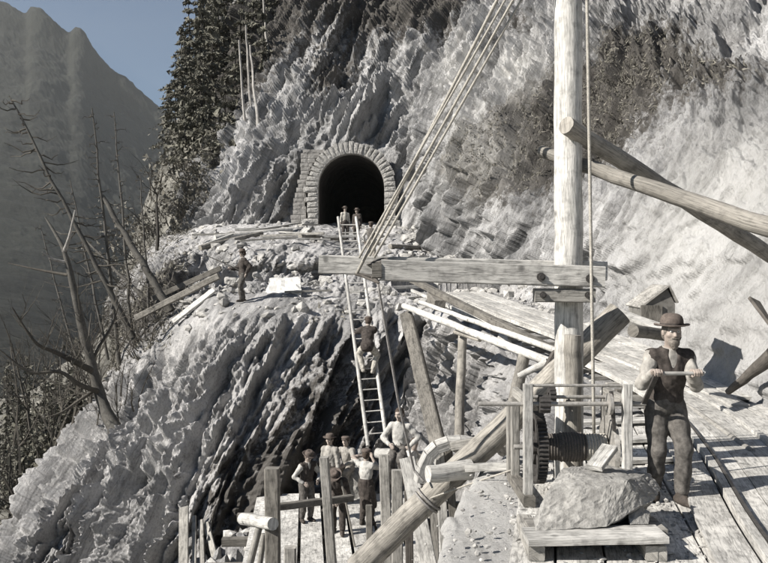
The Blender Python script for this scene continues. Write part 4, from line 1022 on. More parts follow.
def person(label, loc, rz, height=1.72, res=.014, group=None, pelvis=(0, 0, .95), neck=(0, 0, 1.46), head=None, look=(0, -1, 0), twist=0,
           hands=((-.25, -.03, .80), (.25, -.03, .80)), elbow=((-.6, .8, -.2), (.6, .8, -.2)), feet=((-.11, 0, 0), (.11, 0, 0)), knee=((-.15, -1, 0), (.15, -1, 0)),
           toes=((-.25, -1), (.25, -1)), shirt='shirt_worn', vest=None, jacket=None, trousers='cloth_dark', boots='leather', hat='brim', hatmat='felt', beard=False, apron=None, grip=None, hairmat='hair', seat=False, hero=False, rolled=False):
    pelvis = np.array(pelvis, float); neck = np.array(neck, float); look = nrm(look)
    tor = nrm(neck-pelvis); head = neck+tor*.13+look*.02+np.array([0, 0, .035]) if head is None else np.array(head, float)
    side = nrm(np.array([math.cos(twist), math.sin(twist), 0])); side = nrm(side-tor*(side@tor)*.8); fr = np.cross(tor, side)   # front of chest
    if fr[1] > 0 and abs(twist) < 1.4: fr = -fr
    hipside = np.array([1., 0, 0])
    sh = [neck-tor*.080+side*sg*.163 for sg in (-1, 1)]; hp = [pelvis+hipside*sg*.09-np.array([0, 0, .02]) for sg in (-1, 1)]
    arms = []; legs = []
    for i in (0, 1):
        e, w = ik(sh[i], hands[i], .295, .265, elbow[i]); arms.append((e, w))
        an = np.array(feet[i], float)+np.array([0, 0, .09]); kx, an = ik(hp[i], an, .43, .43, knee[i]); legs.append((kx, an))
    allp = [head+np.array([0, 0, .2]), head-.2, head+.2, pelvis-.25, pelvis+.25]+[np.array(h)+d for h in hands for d in (-.2, .2)]+[a+d for l in legs for a in l for d in (-.16, .16)]+[a[0]+d for a in arms for d in (-.12, .12)]+[s_+d for s_ in sh for d in (-.14, .14)]
    allp += [np.array(f)+d for f in feet for d in (np.array([-.15, -.28, -.02]), np.array([.15, .28, .1]))]
    lo = np.min(allp, 0); hi = np.max(allp, 0)
    root = empty('person', loc, label, 'person', group)
    S = height/1.74; c, s_ = math.cos(rz), math.sin(rz); RZ = np.array([[c, -s_, 0], [s_, c, 0], [0, 0, 1]])
    def out(fd, name, mat):
        V, Fc = fd.mesh()
        if not len(V): return None
        V = (V*S)@RZ.T+np.array(loc); o = mkobj(name, V, Fc, mat, root, True); return o
    ru = nrm(np.cross(look, [0, 0, 1])); up = np.cross(ru, look); HM = np.stack([ru, look, up], 1)
    H = lambda x, y, z: head+ru*x+look*y+up*z
    # body
    b = Fld(lo, hi, res)
    b.ell(H(0, -.008, .02), (.078, .098, .108), .01, HM).ell(H(0, .018, -.045), (.058, .072, .075), .03, HM)
    b.cap(neck-tor*.03, head-up*.05-look*.01, .058, .054, .03)
    if res < .016:
        b.cap(H(0, .092, .01), H(0, .108, -.022), .010, .015, .012); b.ell(H(0, .088, .038), (.05, .018, .012), .015, HM)
        for q in (-1, 1):
            b.ell(H(q*.032, .098, .016), (.017, .014, .012), .008, HM, 'sub'); b.ell(H(q*.080, -.01, -.004), (.010, .022, .032), .006, HM)
            b.ell(H(q*.045, .065, -.02), (.022, .02, .02), .02, HM)
        b.ell(H(0, .088, -.058), (.026, .012, .009), .008, HM); b.ell(H(0, .082, -.09), (.026, .018, .016), .012, HM)
    b.ell(neck-tor*.20, (.155, .105, .19), .05, np.stack([side, fr, tor], 1)).ell((pelvis+neck)/2-tor*.06, (.13, .095, .17), .06, np.stack([side, fr, tor], 1)).ell(pelvis, (.15, .105, .12), .05)
    b.cap(sh[0], sh[1], .065, .065, .04)
    for i in (0, 1):
        e, w = arms[i]; b.chain([sh[i], (sh[i]*.55+e*.45), e, e*.6+w*.4, w], [.058, .050, .040, .041, .027], .02)
        kx, an = legs[i]; b.chain([hp[i], hp[i]*.5+kx*.5, kx, kx*.62+an*.38, an], [.088, .076, .054, .052, .036], .03)
        tv = nrm([toes[i][0], toes[i][1], 0]); b.cap(an-np.array([0, 0, .055])-tv*.03, an-np.array([0, 0, .065])+tv*.13, .036, .026, .02)
        # hand
        fd = nrm(w-e); hv = grip[i] if grip else None
        fr_ = .0095 if res < .011 else .0125
        if hv is not None:       # closed round a bar running along hv through the hand target
            bc = np.array(hands[i], float)+np.array([0, -.105, .0]) if hero else w+fd*.075
            bx = nrm(hv); bk = nrm(w-bc); bk = nrm(bk-bx*(bk@bx)); bu = np.cross(bk, bx); bu = bu if bu[2] > 0 else -bu
            b.ell(bc+bk*.052+bu*.012, (.042, .040, .018), .02, np.stack([bx, bk, bu], 1)); b.cap(w, bc+bk*.05, .028, .026, .02)
            for j in range(4):
                o_ = (j-1.5)*.0205; ln = [.92, 1.0, .96, .82][j if i == 0 else 3-j]
                q = bc+bx*o_; b.chain([q+bk*.030+bu*.022*ln, q-bk*.002+bu*.034*ln, q-bk*.031*ln+bu*.010, q-bk*.020+(-bu)*.020*ln], [.0105, .0105, .0095, .0085], .004)
            sg = 1 if i == 0 else -1
            b.chain([bc+bk*.045+bx*sg*.034, bc+bk*.020+bx*sg*.05-bu*.012, bc-bk*.006+bx*sg*.042-bu*.028], [.014, .012, .010], .006)
        else:
            side_ = nrm(np.cross(fd, [0, 1, .2])); pn = np.cross(side_, fd)
            b.ell(w+fd*.052, (.040, .052, .017), .015, np.stack([side_, fd, pn], 1))
            for j in range(4):
                o_ = (j-1.5)*.020; ln = [.85, 1, .95, .75][j]; a0 = w+fd*.088+side_*o_
                a1 = a0+(fd*.035+pn*.008+side_*o_*.15)*ln; a2 = a1+(fd*.022+pn*.020)*ln; b.chain([a0, a1, a2], [fr_, fr_*.95, fr_*.85], .004)
            a0 = w+fd*.03+side_*.034*(1 if i == 0 else -1); a1 = a0+fd*.035+side_*.022*(1 if i == 0 else -1)+pn*.012; b.chain([a0, a1, a1+fd*.028+pn*.006], [.015, .0125, .011], .006)
    body = out(b, 'body', 'skin')
    cres = max(res, .0115)
    # trousers
    t = Fld(lo, hi, cres)
    t.ell(pelvis-np.array([0, 0, .01]), (.172, .128, .14), .04).cap(pelvis, pelvis+tor*.11, .128, .122, .05)
    for i in (0, 1):
        kx, an = legs[i]; sh_ = kx*.5+an*.5
        t.chain([hp[i]-np.array([0, 0, .02]), hp[i]*.45+kx*.55, kx, sh_, an+(kx-an)*.12], [.108, .096, .082, .074, .066], .03)
    t.wrinkle(.014, 9, 3, (1.2, 1.2, .45)).wrinkle(.007, 22, 13, (1, 1, .8)); t.plane(pelvis+tor*.13, tor)
    for i in (0, 1):
        kx, an = legs[i]
    out(t, 'trousers', trousers)
    # shirt
    def torso(f, inf):
        M = np.stack([side, fr, tor], 1)
        f.ell(neck-tor*.19, (.150+inf, .108+inf, .185+inf), .05, M).ell((pelvis+neck)/2-tor*.04, (.140+inf, .108+inf, .18), .06, M).ell(pelvis+tor*.05, (.148+inf, .112+inf, .12), .05, M)
        f.cap(sh[0]+tor*.0, sh[1], .068+inf, .068+inf, .04).cap(neck-tor*.05, neck+tor*.012, .08+inf, .062+inf, .03)
    if shirt:
        f = Fld(lo, hi, cres); torso(f, .012)
        for i in (0, 1):
            e, w = arms[i]; end = e*.62+w*.38 if rolled else e*.06+w*.94
            pts = [sh[i], sh[i]*.5+e*.5, e, e*.5+w*.5, end] if not rolled else [sh[i], sh[i]*.5+e*.5, e, end, end]
            f.chain(pts, [.070, .063, .055, .050, .041 if not rolled else .052], .025)
        f.wrinkle(.012, 10, 5).wrinkle(.009, 24, 15, (1.2, 1.2, .6)); f.plane(neck+tor*.022, tor); f.plane(pelvis-tor*.02, -tor)
        out(f, 'shirt', shirt)
    if vest or jacket:
        f = Fld(lo, hi, cres); torso(f, .024)
        if jacket:
            for i in (0, 1):
                e, w = arms[i]; f.chain([sh[i], sh[i]*.5+e*.5, e, e*.5+w*.5, e*.1+w*.9], [.092, .084, .076, .066, .056], .025)
            f.ell(pelvis-tor*.03, (.19, .15, .17), .05)
        else:
            for i in (0, 1): f.cap(sh[i]+side*(.02 if i else -.02)-tor*.02, sh[i]+side*(.12 if i else -.12)-tor*.03, .082, .085, .01, 'sub')
        f.wrinkle(.008, 9, 7).wrinkle(.009, 24, 17)
        # open front, wide at the collar
        V0 = neck+fr*.16
        f.chain([V0+tor*.05, V0-tor*(.16 if vest else .12)], [.1, .035], .01) if False else None
        f.cap(neck+fr*.14+tor*.04, neck+fr*.17-tor*(.20 if vest else .16), .085, .03, .01, 'sub')
        f.plane(neck+tor*.018, tor); f.plane(pelvis-tor*(.015 if vest else .16), -tor)
        out(f, 'vest' if vest else 'jacket', vest or jacket)
    if apron:
        f = Fld(lo, hi, cres); M = np.stack([side, fr, tor], 1)
        kz = (legs[0][0]+legs[1][0])/2
        f.cap(pelvis+tor*.06, kz-np.array([0, 0, .06])+fr*.03, .165, .20, .03); f.wrinkle(.02, 8, 2, (2, 2, .5)); f.plane(pelvis+tor*.13, tor); f.plane(kz-np.array([0, 0, .12]), (0, 0, -1))
        out(f, 'apron', apron)
    for i in (0, 1):
        kx, an = legs[i]; tv = nrm([toes[i][0], toes[i][1], 0])
        l2 = an-.22; h2 = an+.22; f = Fld(l2, h2, min(cres, .012))
        sole = an-np.array([0, 0, .09])
        f.cap(an+(kx-an)*.22, an-np.array([0, 0, .03]), .056, .05, .02).cap(sole+np.array([0, 0, .042])-tv*.05, sole+np.array([0, 0, .036])+tv*.15, .045, .038, .03).ell(sole+np.array([0, 0, .04])+tv*.06, (.05, .05, .045), .03)
        f.plane(sole+np.array([0, 0, .002]), (0, 0, -1)); out(f, 'boot', boots)
    # hair / beard / hat
    f = Fld(head-.2, head+.22, min(cres, .012)); f.ell(H(0, -.018, .028), (.086, .104, .112), .01, HM).ell(H(0, -.04, -.03), (.076, .075, .07), .03, HM)
    f.ell(H(0, .09, -.02), (.075, .085, .09), .015, HM, 'sub').wrinkle(.008, 30, 6); out(f, 'hair', hairmat)
    if beard:
        f = Fld(head-.25, head+.2, min(cres, .010)); f.ell(H(0, .062, -.085), (.052, .045, .05), .02, HM).cap(H(0, .07, -.08), H(0, .07, -.14), .036, .022, .02).cap(H(-.03, .103, -.045), H(.03, .103, -.045), .010, .010, .01).wrinkle(.007, 40, 6); out(f, 'beard', hairmat)
    def tl(mb, name, mat):
        v = (np.array(mb.v)*S)@RZ.T+np.array(loc); return auto(mkobj(name, v, mb.f, mat, root, True, mb.uv), 60)
    if hero:
        for q in (-1, 1):
            f = Fld(H(q*.032, .083, .016)-.03, H(q*.032, .083, .016)+.03, .003); f.ell(H(q*.032, .082, .016), (.013, .013, .011), .002, HM); e_ = out(f, 'eye', 'eye')
            f = Fld(H(q*.032, .094, .016)-.02, H(q*.032, .094, .016)+.02, .002); f.ell(H(q*.032, .0925, .015), (.0055, .004, .0055), .002, HM); out(f, 'pupil', 'pupil')
    if hat:
        hc = H(0, -.006, .055); hu = nrm(up-look*.06)
        if hat == 'bowler': prof = [(-.002, .158), (.006, .163), (.012, .160), (.004, .135), (.004, .106), (.03, .106), (.06, .104), (.09, .094), (.112, .074), (.124, .045), (.129, .001)]
        elif hat == 'cap': prof = [(-.004, .098), (.0, .104), (.03, .112), (.055, .112), (.072, .09), (.08, .05), (.082, .001)]
        else: prof = [(-.012, .165), (-.004, .170), (.004, .165), (.004, .106), (.03, .104), (.07, .098), (.095, .085), (.105, .06), (.098, .03), (.09, .001)]
        mb = MB().lathe(hc, hu, prof, 28, look)
        vv = np.array(mb.v); dd = vv-hc; a = (dd@ru); rad = np.linalg.norm(dd-np.outer(dd@hu, hu), axis=1)
        if hat != 'cap': vv = vv+np.outer(np.clip(rad-.11, 0, 1)*(np.abs(a)/.16)**2*.35, hu)+hu*(.006*fbm(vv*14, 2, 3))[:, None]
        mb.v = list(vv); h_ = tl(mb, 'hat', hatmat)
        if hat == 'cap':
            f = Fld(hc-.2, hc+.2, .012); f.ell(hc+look*.115-hu*.0, (.075, .06, .012), .01, HM); out(f, 'cap_peak', hatmat)
        elif hero:
            mb = MB().lathe(hc, hu, [(.006, .1065), (.006, .1085), (.03, .1085), (.03, .1065)], 28, look); tl(mb, 'hat_band', 'cloth_dark')
    return root
def world_hand(target, loc, rz, height):
    S = height/1.74; c, s_ = math.cos(-rz), math.sin(-rz); v = (np.array(target)-np.array(loc))/S
    return (c*v[0]-s_*v[1], s_*v[0]+c*v[1], v[2])
# 1 winch man
loc = P(668, 281.5, 7.74); loc[2] = DZ-.005
h = 1.73
hL = world_hand((P(657, 0, HY)[0], HY+.095, HZ), loc, R(2), h); hR = world_hand((P(696.5, 0, HY)[0], HY+.095, HZ), loc, R(2), h)
person('winch worker in bowler hat and dark vest gripping the crank handle with both hands', loc, R(2), h, .0085, None,
       pelvis=(-.02, .03, .93), neck=(-.005, -.06, 1.44), look=(-.06, -1, -.04), hands=(hL, hR), elbow=((-.45, .3, -1), (.45, .3, -1)), feet=((-.10, .10, 0), (.08, -.12, 0)),
       shirt='shirt_worn', vest='cloth_dark', trousers='cloth_brown', hat='bowler', beard=True, hairmat='grey_hair', grip=((1, 0, 0), (1, 0, 0)), hero=True, boots='leather')
# 2 man on the bench with a rod
def ground(px, Y, rmax=5.0):
    x = P(px, 0, Y)[0]; return np.array([x, Y, zat(x, Y, rmax=rmax)])
loc = ground(243, 27.4); 
person('man in dark jacket and hat standing alone on the bench holding a long rod', loc, R(-68), 1.74, .014, None, look=(.05, -1, -.15),
       hands=((-.20, -.36, 1.10), (.22, .06, .95)), elbow=((-.5, .6, -.6), (.5, .9, -.1)), feet=((-.10, .05, 0), (.12, -.08, 0)),
       shirt='shirt_white', jacket='cloth_dark', trousers='cloth_brown', hat='brim', grip=((0, -.8, .3), None))
a = np.array(loc)+np.array([-.28, -.12, 1.12])
log('survey_rod', a+np.array([.30, .05, -.12]), a+np.array([-.95, -.15, .45]), .02, .014, 'old_timber', 'thin rod pointing up to the left in the hands of the jacketed man', 'rod', seg=2, n=6)
# 3 man on ladder (climbing, back to us)
A = A0; Bv = nrm(A1-A0)
def ladpt(py, s):   # point on ladder rails at photo height py, s in 0..1 across
    f = (py-217)/(446-217.); 
    for _ in range(20):
        q = A0+(A1-A0)*f; pyq = CY-q[2]*F/q[1]; f += (py-pyq)/240
    return (A0+(A1-A0)*f)*(1-s)+(B0+(B1-B0)*f)*s
ft = [ladpt(376, .22), ladpt(371, .80)]; base = (ft[0]+ft[1])/2+np.array([0, -.06, -.03]); rz = R(176)
toL = lambda p: world_hand(p, base, rz, 1.72)
person('man in pale trousers climbing the long ladder, seen from behind', base, rz, 1.72, .014, None,
       pelvis=(0, .20, .80), neck=(.0, -.02, 1.28), look=(0, -.8, -.5), hands=(toL(ladpt(327, 1.02)+np.array([0, -.03, 0])), toL(ladpt(333, -.05)+np.array([0, -.03, 0]))),
       elbow=((-1, .6, -.5), (1, .6, -.5)), feet=((-.13, 0, 0.02), (.13, 0, .05)), knee=((-.6, -1, 0), (.6, -1, 0)), shirt=None, jacket='cloth_dark', trousers='cloth_pale', boots='dusty_leather', hat='cap', grip=((0, 0, 1), (0, 0, 1)))
# 4..6 by the tunnel
g3 = 'workers near the tunnel mouth'
loc = P(371, 263, 34.5)
person('man in white shirt and dark vest standing between ladder top and slanting ropes', loc, R(165), 1.72, .018, g3, shirt='shirt_white', vest='cloth_brown', trousers='cloth_grey', hat='cap', hands=((-.30, -.1, .90), (.30, -.1, .90)), elbow=((-1, .2, -.2), (1, .2, -.2)))
loc = ground(345, 42); person('left man of two at the tunnel mouth, in a paler shirt', loc, R(20), 1.72, .02, g3, shirt='cloth_pale', trousers='cloth_dark', hat='brim')
loc = ground(357, 42.6); person('right man of two at the tunnel mouth, in a dark jacket', loc, R(-30), 1.72, .02, g3, shirt=None, jacket='cloth_dark', trousers='cloth_dark', hat='brim')
# 7.. pit gang
g4 = 'workers in the pit'
PF = -5.60
loc = P(306, 0, 19.2); loc[2] = PF
person('man in dark vest and hat standing on the left of the pit platform', loc, R(35), 1.68, .014, g4, neck=(0, -.08, 1.44), look=(.1, -.9, -.5), shirt='shirt_white', vest='cloth_dark', trousers='cloth_brown', hat='brim', hands=((-.2, -.22, 1.0), (.2, -.25, 1.02)), elbow=((-.9, .5, -.3), (.9, .5, -.3)))
loc = P(330, 0, 20.6); loc[2] = PF
person('hatted man in pale shirt standing behind the leaning plank post', loc, R(-25), 1.76, .014, g4, shirt='shirt_worn', trousers='cloth_dark', hat='brim')
loc = P(338, 0, 18.3); loc[2] = PF
person('stooping man in dark clothes bending behind the leaning plank post', loc, R(-10), 1.72, .014, g4, pelvis=(0, .16, .92), neck=(0, -.20, 1.26), look=(0, -.6, -.8), shirt=None, jacket='cloth_dark', trousers='cloth_dark', hat='brim', hands=((-.1, -.32, .75), (.12, -.32, .80)), feet=((-.12, .1, 0), (.12, -.1, 0)))
log('hand_tool', P(341, 480, 18.0), P(355, 548, 17.4), .022, .022, 'old_timber', 'thin dark tool handle held down to the planks by the stooping man', 'tool', seg=2, n=6)
# seated man on boulder
c = P(346, 475, 21.3)
o = hullrock('seat_rock', [np.array([c[0], 21.4, -5.3])+np.array(q) for q in ((-.5, -.3, -.5), (.6, -.3, -.5), (-.5, .5, -.5), (.6, .5, -.5), (-.4, -.2, .42), (.45, -.25, .40), (-.35, .4, .45), (.4, .4, .4), (.7, .1, 0), (-.6, .1, 0))], 'stone_block', None, 3, .05, .3, 12)
tag(o, 'low rock at the back of the platform under the seated man in the cap', 'boulder')
loc = np.array([c[0], 21.25, -5.35])
person('man in pale shirt and cap seated on a rock at the back of the pit', loc, R(-20), 1.72, .014, g4, pelvis=(0, .12, .56), neck=(0, .02, 1.08), shirt='shirt_worn', trousers='cloth_grey', hat='cap', feet=((-.14, -.33, 0), (.14, -.36, 0)), hands=((-.12, -.30, .66), (.10, -.30, .68)), elbow=((-1, .3, -.4), (1, .3, -.4)))
# standing with apron and raised arm
loc = P(366, 0, 18.9); loc[2] = PF
person('man in white shirt and long dark apron raising his arm to his face', loc, R(150), 1.74, .014, g4, shirt='shirt_white', rolled=True, trousers='cloth_dark', apron='cloth_dark', hat='cap', look=(.3, -1, 0), hands=((.02, -.30, 1.50), (.24, -.30, 1.52)), elbow=((-.7, .2, -.9), (.9, .1, .3)))
# seated on the log, one leg hanging
q = P(397, 455, 15.85); h = 1.7
loc = np.array([q[0]+.05, 15.88, q[2]+.10-.56*h/1.74-.02])
person('man in white shirt sitting on the pale horizontal log above the pit posts', loc, R(-15), h, .014, g4, pelvis=(0, .02, .63), neck=(.02, -.05, 1.13), look=(-.3, -1, -.2), shirt='shirt_white', trousers='cloth_brown', boots='leather', hat=None, feet=((-.10, -.28, -.10), (.16, -.20, -.02)), hands=((-.14, -.26, .72), (.22, -.08, .66)), elbow=((-1, .3, -.4), (1, .3, -.4)), knee=((0, -1, .3), (0, -1, .3)))
loc = P(413, 0, 17.2); loc[2] = -4.9
person('man in grey shirt half hidden behind the slack rope right of the seated man', loc, R(10), 1.68, .016, g4, shirt='cloth_pale', trousers='cloth_dark', hat=None, neck=(0, -.1, 1.42))
# ================================================================== VEGETATION
def tris(name, P0, U, W, mat, parent):
    """many small leaf-like triangles: centre, long axis, wide axis"""
    n = len(P0); V = np.stack([P0-U-W, P0-U+W, P0+U], 1).reshape(-1, 3)
    return mkobj(name, V, np.arange(3*n).reshape(n, 3), mat, parent)
def spruce(base, h, r, seed, label, lean=(0, 0), dens=1.0, bare=.12):
    rr = np.random.default_rng(seed); base = np.array(base, float)
    root = empty('spruce', base, label, 'tree', 'spruces on the cliff shoulder')
    top = base+np.array([lean[0], lean[1], h])
    MB().tube([base-np.array([0, 0, 1]), base*.5+top*.5, top], [h*.016, h*.010, .02], 6).build('trunk', 'dark_bark', root)
    C = []; U = []; W = []; nb = int(5*h*dens); br = MB()
    for k in range(nb):
        t = bare+(1-bare)*(min(1, (k//5*5+1.5+rr.random()*1.6)/nb)); L = r*.92*(1-t)**.8*(.5+.7*rr.random())+.15; a = rr.random()*6.28
        d = np.array([math.cos(a), math.sin(a), 0]); p0 = base+(top-base)*t; droop = .35+.3*rr.random()
        m = max(4, int(L*7)); s = np.linspace(.12, 1, m)
        pts = p0+np.outer(s*L, d)+np.outer(-droop*L*s**1.5+.12*L*np.maximum(s-.8, 0)*5, [0, 0, 1])
        if k % 3 == 0: br.tube([p0, pts[m//2], pts[-1]], [.03, .02, .008], 3, False)
        for q in range(7):
            w = (1-s*.5)*.17*L**.5
            c = pts+np.stack([rr.normal(0, 1, m)*w, rr.normal(0, 1, m)*w, -np.abs(rr.normal(0, 1, m))*w*.5], 1)
            u = np.outer(np.ones(m), d)*.07+rr.normal(0, .06, (m, 3)); u[:, 2] -= .06
            C.append(c); U.append(u*(.7+.9*rr.random((m, 1)))); W.append(np.cross(u, rr.normal(0, 1, (m, 3)))*.42)
    br.build('branches', 'dark_bark', root)
    tris('crown', np.concatenate(C), np.concatenate(U), np.concatenate(W), 'needles', root)
def branchy(mb, p, d, L, r, rr, depth, spread=.6, up=.15, wig=.18):
    n = 5; pts = [p]; q = p.copy(); dd = nrm(d)
    for i in range(n):
        dd = nrm(dd+rr.normal(0, wig, 3)+np.array([0, 0, up*.3])); q = q+dd*L/n; pts.append(q)
    mb.tube(pts, [r*(1-.75*i/n) for i in range(n+1)], 4 if r > .02 else 3, False)
    if depth <= 0: return
    for k in range(rr.integers(2, 5)):
        i = rr.integers(1, n+1); e = nrm(nrm(pts[i]-pts[i-1])+rr.normal(0, spread, 3)); branchy(mb, pts[i], e, L*(.45+.25*rr.random()), r*(1-.75*i/n)*.7, rr, depth-1, spread, up, wig)
def baretree(name, base, d, L, r, seed, label, depth=3, mat='twig', group=None, n=1, spread=.6, leaf=0):
    rr = np.random.default_rng(seed); base = np.array(base, float); root = empty(name, base, label, 'tree' if 'tree' in name else 'shrub', group)
    mb = MB()
    for k in range(n): branchy(mb, base-np.array([0, 0, .2])+rr.normal(0, .05, 3)*n, np.array(d)+rr.normal(0, .28, 3)*(n > 1), L*(.7+.5*rr.random()) if n > 1 else L, r, rr, depth, spread)
    o = mb.build('stems' if n > 1 else 'trunk', mat, root)
    if leaf:
        vv = np.array(mb.v); m = rr.integers(0, len(vv), leaf); m = m[vv[m, 2] > base[2]+L*.25]
        c = vv[m]+rr.normal(0, .22, (len(m), 3)); u = rr.normal(0, .06, (len(m), 3)); tris('leaves', c, u, np.cross(u, rr.normal(0, 1, (len(m), 3)))*.6, 'scrub', root)
# spruces along the shoulder left of the cliff: (foot px, foot py, Y, height m, radius)
SP = [(183,128,72,9,2.6),(192,118,74,11,2.8),(200,135,70,12,2.9),(206,108,76,13,3.0),(212,150,66,11,2.8),(216,95,78,14,3.2),(222,125,72,12.5,3),(228,70,82,14,3.2),(232,110,72,12,2.8),(238,58,84,13,3.2),(205,165,64,9,2.6),(190,150,68,8.5,2.6),(176,150,70,6.5,2.3),(246,88,74,10,2.4),(250,30,84,12,3.0),(262,20,84,11,3.0),(224,168,60,7,2.2),(198,95,80,11,2.8),(275,8,82,10,2.8),(215,60,86,13,3.2),(181,182,66,7.5,2.3),(189,196,63,8,2.4),(199,206,60,7,2.2),(209,200,60,7.5,2.2),(219,190,60,7,2.1),(174,170,69,6.5,2.2),(194,176,65,8.5,2.4),(228,182,60,6.5,1.9),(204,186,63,9,2.5),(240,104,68,9,1.9),(252,84,68,9,1.8),(262,62,70,9,1.9),(272,48,70,8.5,1.8),(282,30,70,8.5,1.8),(250,60,74,10,2.0),(266,90,62,6,1.4),(290,12,70,8,1.7),(236,130,62,7,1.6)]
D_ = ['lowest spruce at the left edge of the wood', 'spruce next to the lowest one, taller and darker', 'spruce in front of the left group with a broad skirt', 'tall spruce standing against the sky', 'spruce low on the slope before the cliff', 'tallest spruce near the middle of the wood', 'slender spruce beside the bare white trunks', 'high spruce whose tip leaves the frame', 'spruce just left of the bare white trunks', 'high spruce behind the white trunks', 'small spruce near the brushy slope', 'short spruce leaning over the brush', 'smallest spruce over the valley edge', 'thin spruce right of the white trunks', 'upper spruce rooted on the cliff', 'dark spruce rooted high on the cliff', 'little spruce closest to the cliff foot', 'spruce behind the sky-lined tall one', 'topmost spruce in from the left of the cliff', 'rear spruce highest against the sky', 'low spruce at the valley side of the thicket', 'spruce rising from the thicket centre', 'short spruce just above the bare brush', 'spruce standing over the cliff foot brush', 'small spruce touching the cliff flank', 'outermost low spruce over the valley', 'bushy spruce in the middle of the lower wood', 'lowest spruce against the bright cliff', 'fullest spruce above the thicket', 'slim spruce among the white trunks', 'slim spruce directly right of the white trunks', 'slim spruce rooted on the cliff shoulder', 'slim spruce higher on the cliff shoulder', 'slim spruce before the top dark rocks', 'taller slim spruce behind the shoulder', 'smallest slim spruce on the cliff shoulder', 'rightmost spruce on the cliff edge', 'slim low spruce at the foot of the white trunks']
for i, (px, py, Y, h, r) in enumerate(SP): spruce(P(px, py, Y), h, r, 200+i, D_[i], (random.uniform(-.5, .5), 0), 1.0)
# bare pale trunks on the shoulder
for i, (a, b, Y, lab) in enumerate((((247, 162), (239, 40), 58, 'leftmost bare white trunk before the dark spruces'), ((252, 130), (246, 25), 59, 'middle bare white trunk before the dark spruces'), ((258, 128), (250, 45), 57, 'right bare white trunk before the dark spruces'), ((270, 80), (262, -10), 62, 'upper bare white trunk beside the cliff streaks'))):
    o = log('bare_tree', P(a[0], a[1], Y), P(b[0], b[1], Y+1.5), .12, .06, 'pale_bark', lab, 'tree', 'bare white trunks on the shoulder', n=7, seg=8, wob=.09, seed=i)
# brush on the slope
rr = np.random.default_rng(60)
BR = [(150,232),(160,215),(172,205),(185,215),(195,225),(178,232),(165,245),(190,190),(203,182),(145,250),(210,205),(155,190),(183,175),(135,285),(140,262),(218,175)]
for i, (px, py) in enumerate(BR):
    b = P(px, py+4, 57+3*rr.random()); baretree('brush_shrub', b, (rr.normal(0, .2), -.2, 1), 1.9+1.0*rr.random(), .045, 300+i, 'leafless grey brown shrub in the thicket between spruces and bench', 3, 'twig', 'thicket shrubs left of the cliff', n=5, leaf=260)
baretree('bare_tree', P(157, 246, 46), (-.02, 0, 1), 4.0, .11, 7, 'dark bare broadleaf tree standing alone at the left of the thicket', 3, 'dark_bark', spread=.5)
# dead conifers
def deadconifer(a, b, r0, r1, seed, label, twigs, L, t0=.3, mat='dead_bark', droop=.15):
    a = np.array(a, float); b = np.array(b, float); rr = np.random.default_rng(seed); root = empty('dead_spruce', a, label, 'tree', 'dead conifers on the slope'); t = nrm(b-a)
    n = 12; pts = [a+(b-a)*i/n+rr.normal(0, .02, 3)*(0 < i < n) for i in range(n+1)]
    auto(MB().tube(pts, [r0+(r1-r0)*i/n for i in range(n+1)], 8, True, 0, .12).build('trunk', mat, root), 60)
    for i in range(twigs):
        f = t0+(1-t0)*(i+.5*rr.random())/twigs; p = a+(b-a)*f; an = rr.random()*6.28; ll = L*(1.15-f*.75)*(.35+.8*rr.random())
        d = np.array([math.copysign(abs(math.cos(an))**.5, math.cos(an)), .6*math.sin(an), .12*rr.normal()]); q = [p]; 
        for k in range(1, 6): s = k/5; q.append(p+d*ll*s+np.array([0, 0, -droop*ll*math.sin(s*2.4)+.15*ll*s*s])+rr.normal(0, .045, 3))
        mb = MB().tube(q, [.028*(1-.8*k/5)*(.6+.3*L) for k in range(6)], 4, False)
        for z in range(3):
            k = rr.integers(1, 5); mb.tube([q[k], q[k]+d*ll*.15+rr.normal(0, .08, 3)], [.008, .004], 3, False)
        mb.build('branch', 'twig', root)
deadconifer(P(139, 348, 31), P(9, 96, 31), .13, .025, 1, 'long dead spruce leaning far out to the left with bare drooping branches', 40, 2.3, .25, droop=.12)
deadconifer(P(121, 375, 31.5), P(92, 108, 31.5), .10, .022, 2, 'upright dead spruce with one dark tuft near its top', 38, 1.3, .2, droop=.08)
deadconifer(P(132, 335, 33), P(114, 112, 33), .07, .02, 3, 'thinnest upright dead spruce right of the tufted one', 30, .8, .15, droop=.08)
deadconifer(P(171, 311, 30.8), P(102, 196, 31.6), .17, .09, 4, 'short broken dead trunk leaning left onto the slope timbers', 7, .8, .2)
deadconifer(P(146, 300, 36), P(84, 238, 38), .09, .04, 5, 'slim fallen trunk crossing behind the dead spruces', 8, .8, .2)
deadconifer(P(108, 360, 35), P(70, 180, 36), .07, .02, 6, 'thin leaning dead stem between the long leaning spruce and the upright ones', 22, .8, .2, droop=.05)
deadconifer(P(150, 322, 33), P(140, 175, 34), .06, .018, 8, 'thin short dead stem right of the upright dead spruces', 18, .6, .2, droop=.05)
deadconifer(P(82, 380, 36), P(40, 225, 37), .06, .018, 10, 'thin dead stem behind the gnarled tree', 20, .8, .2, droop=.05)
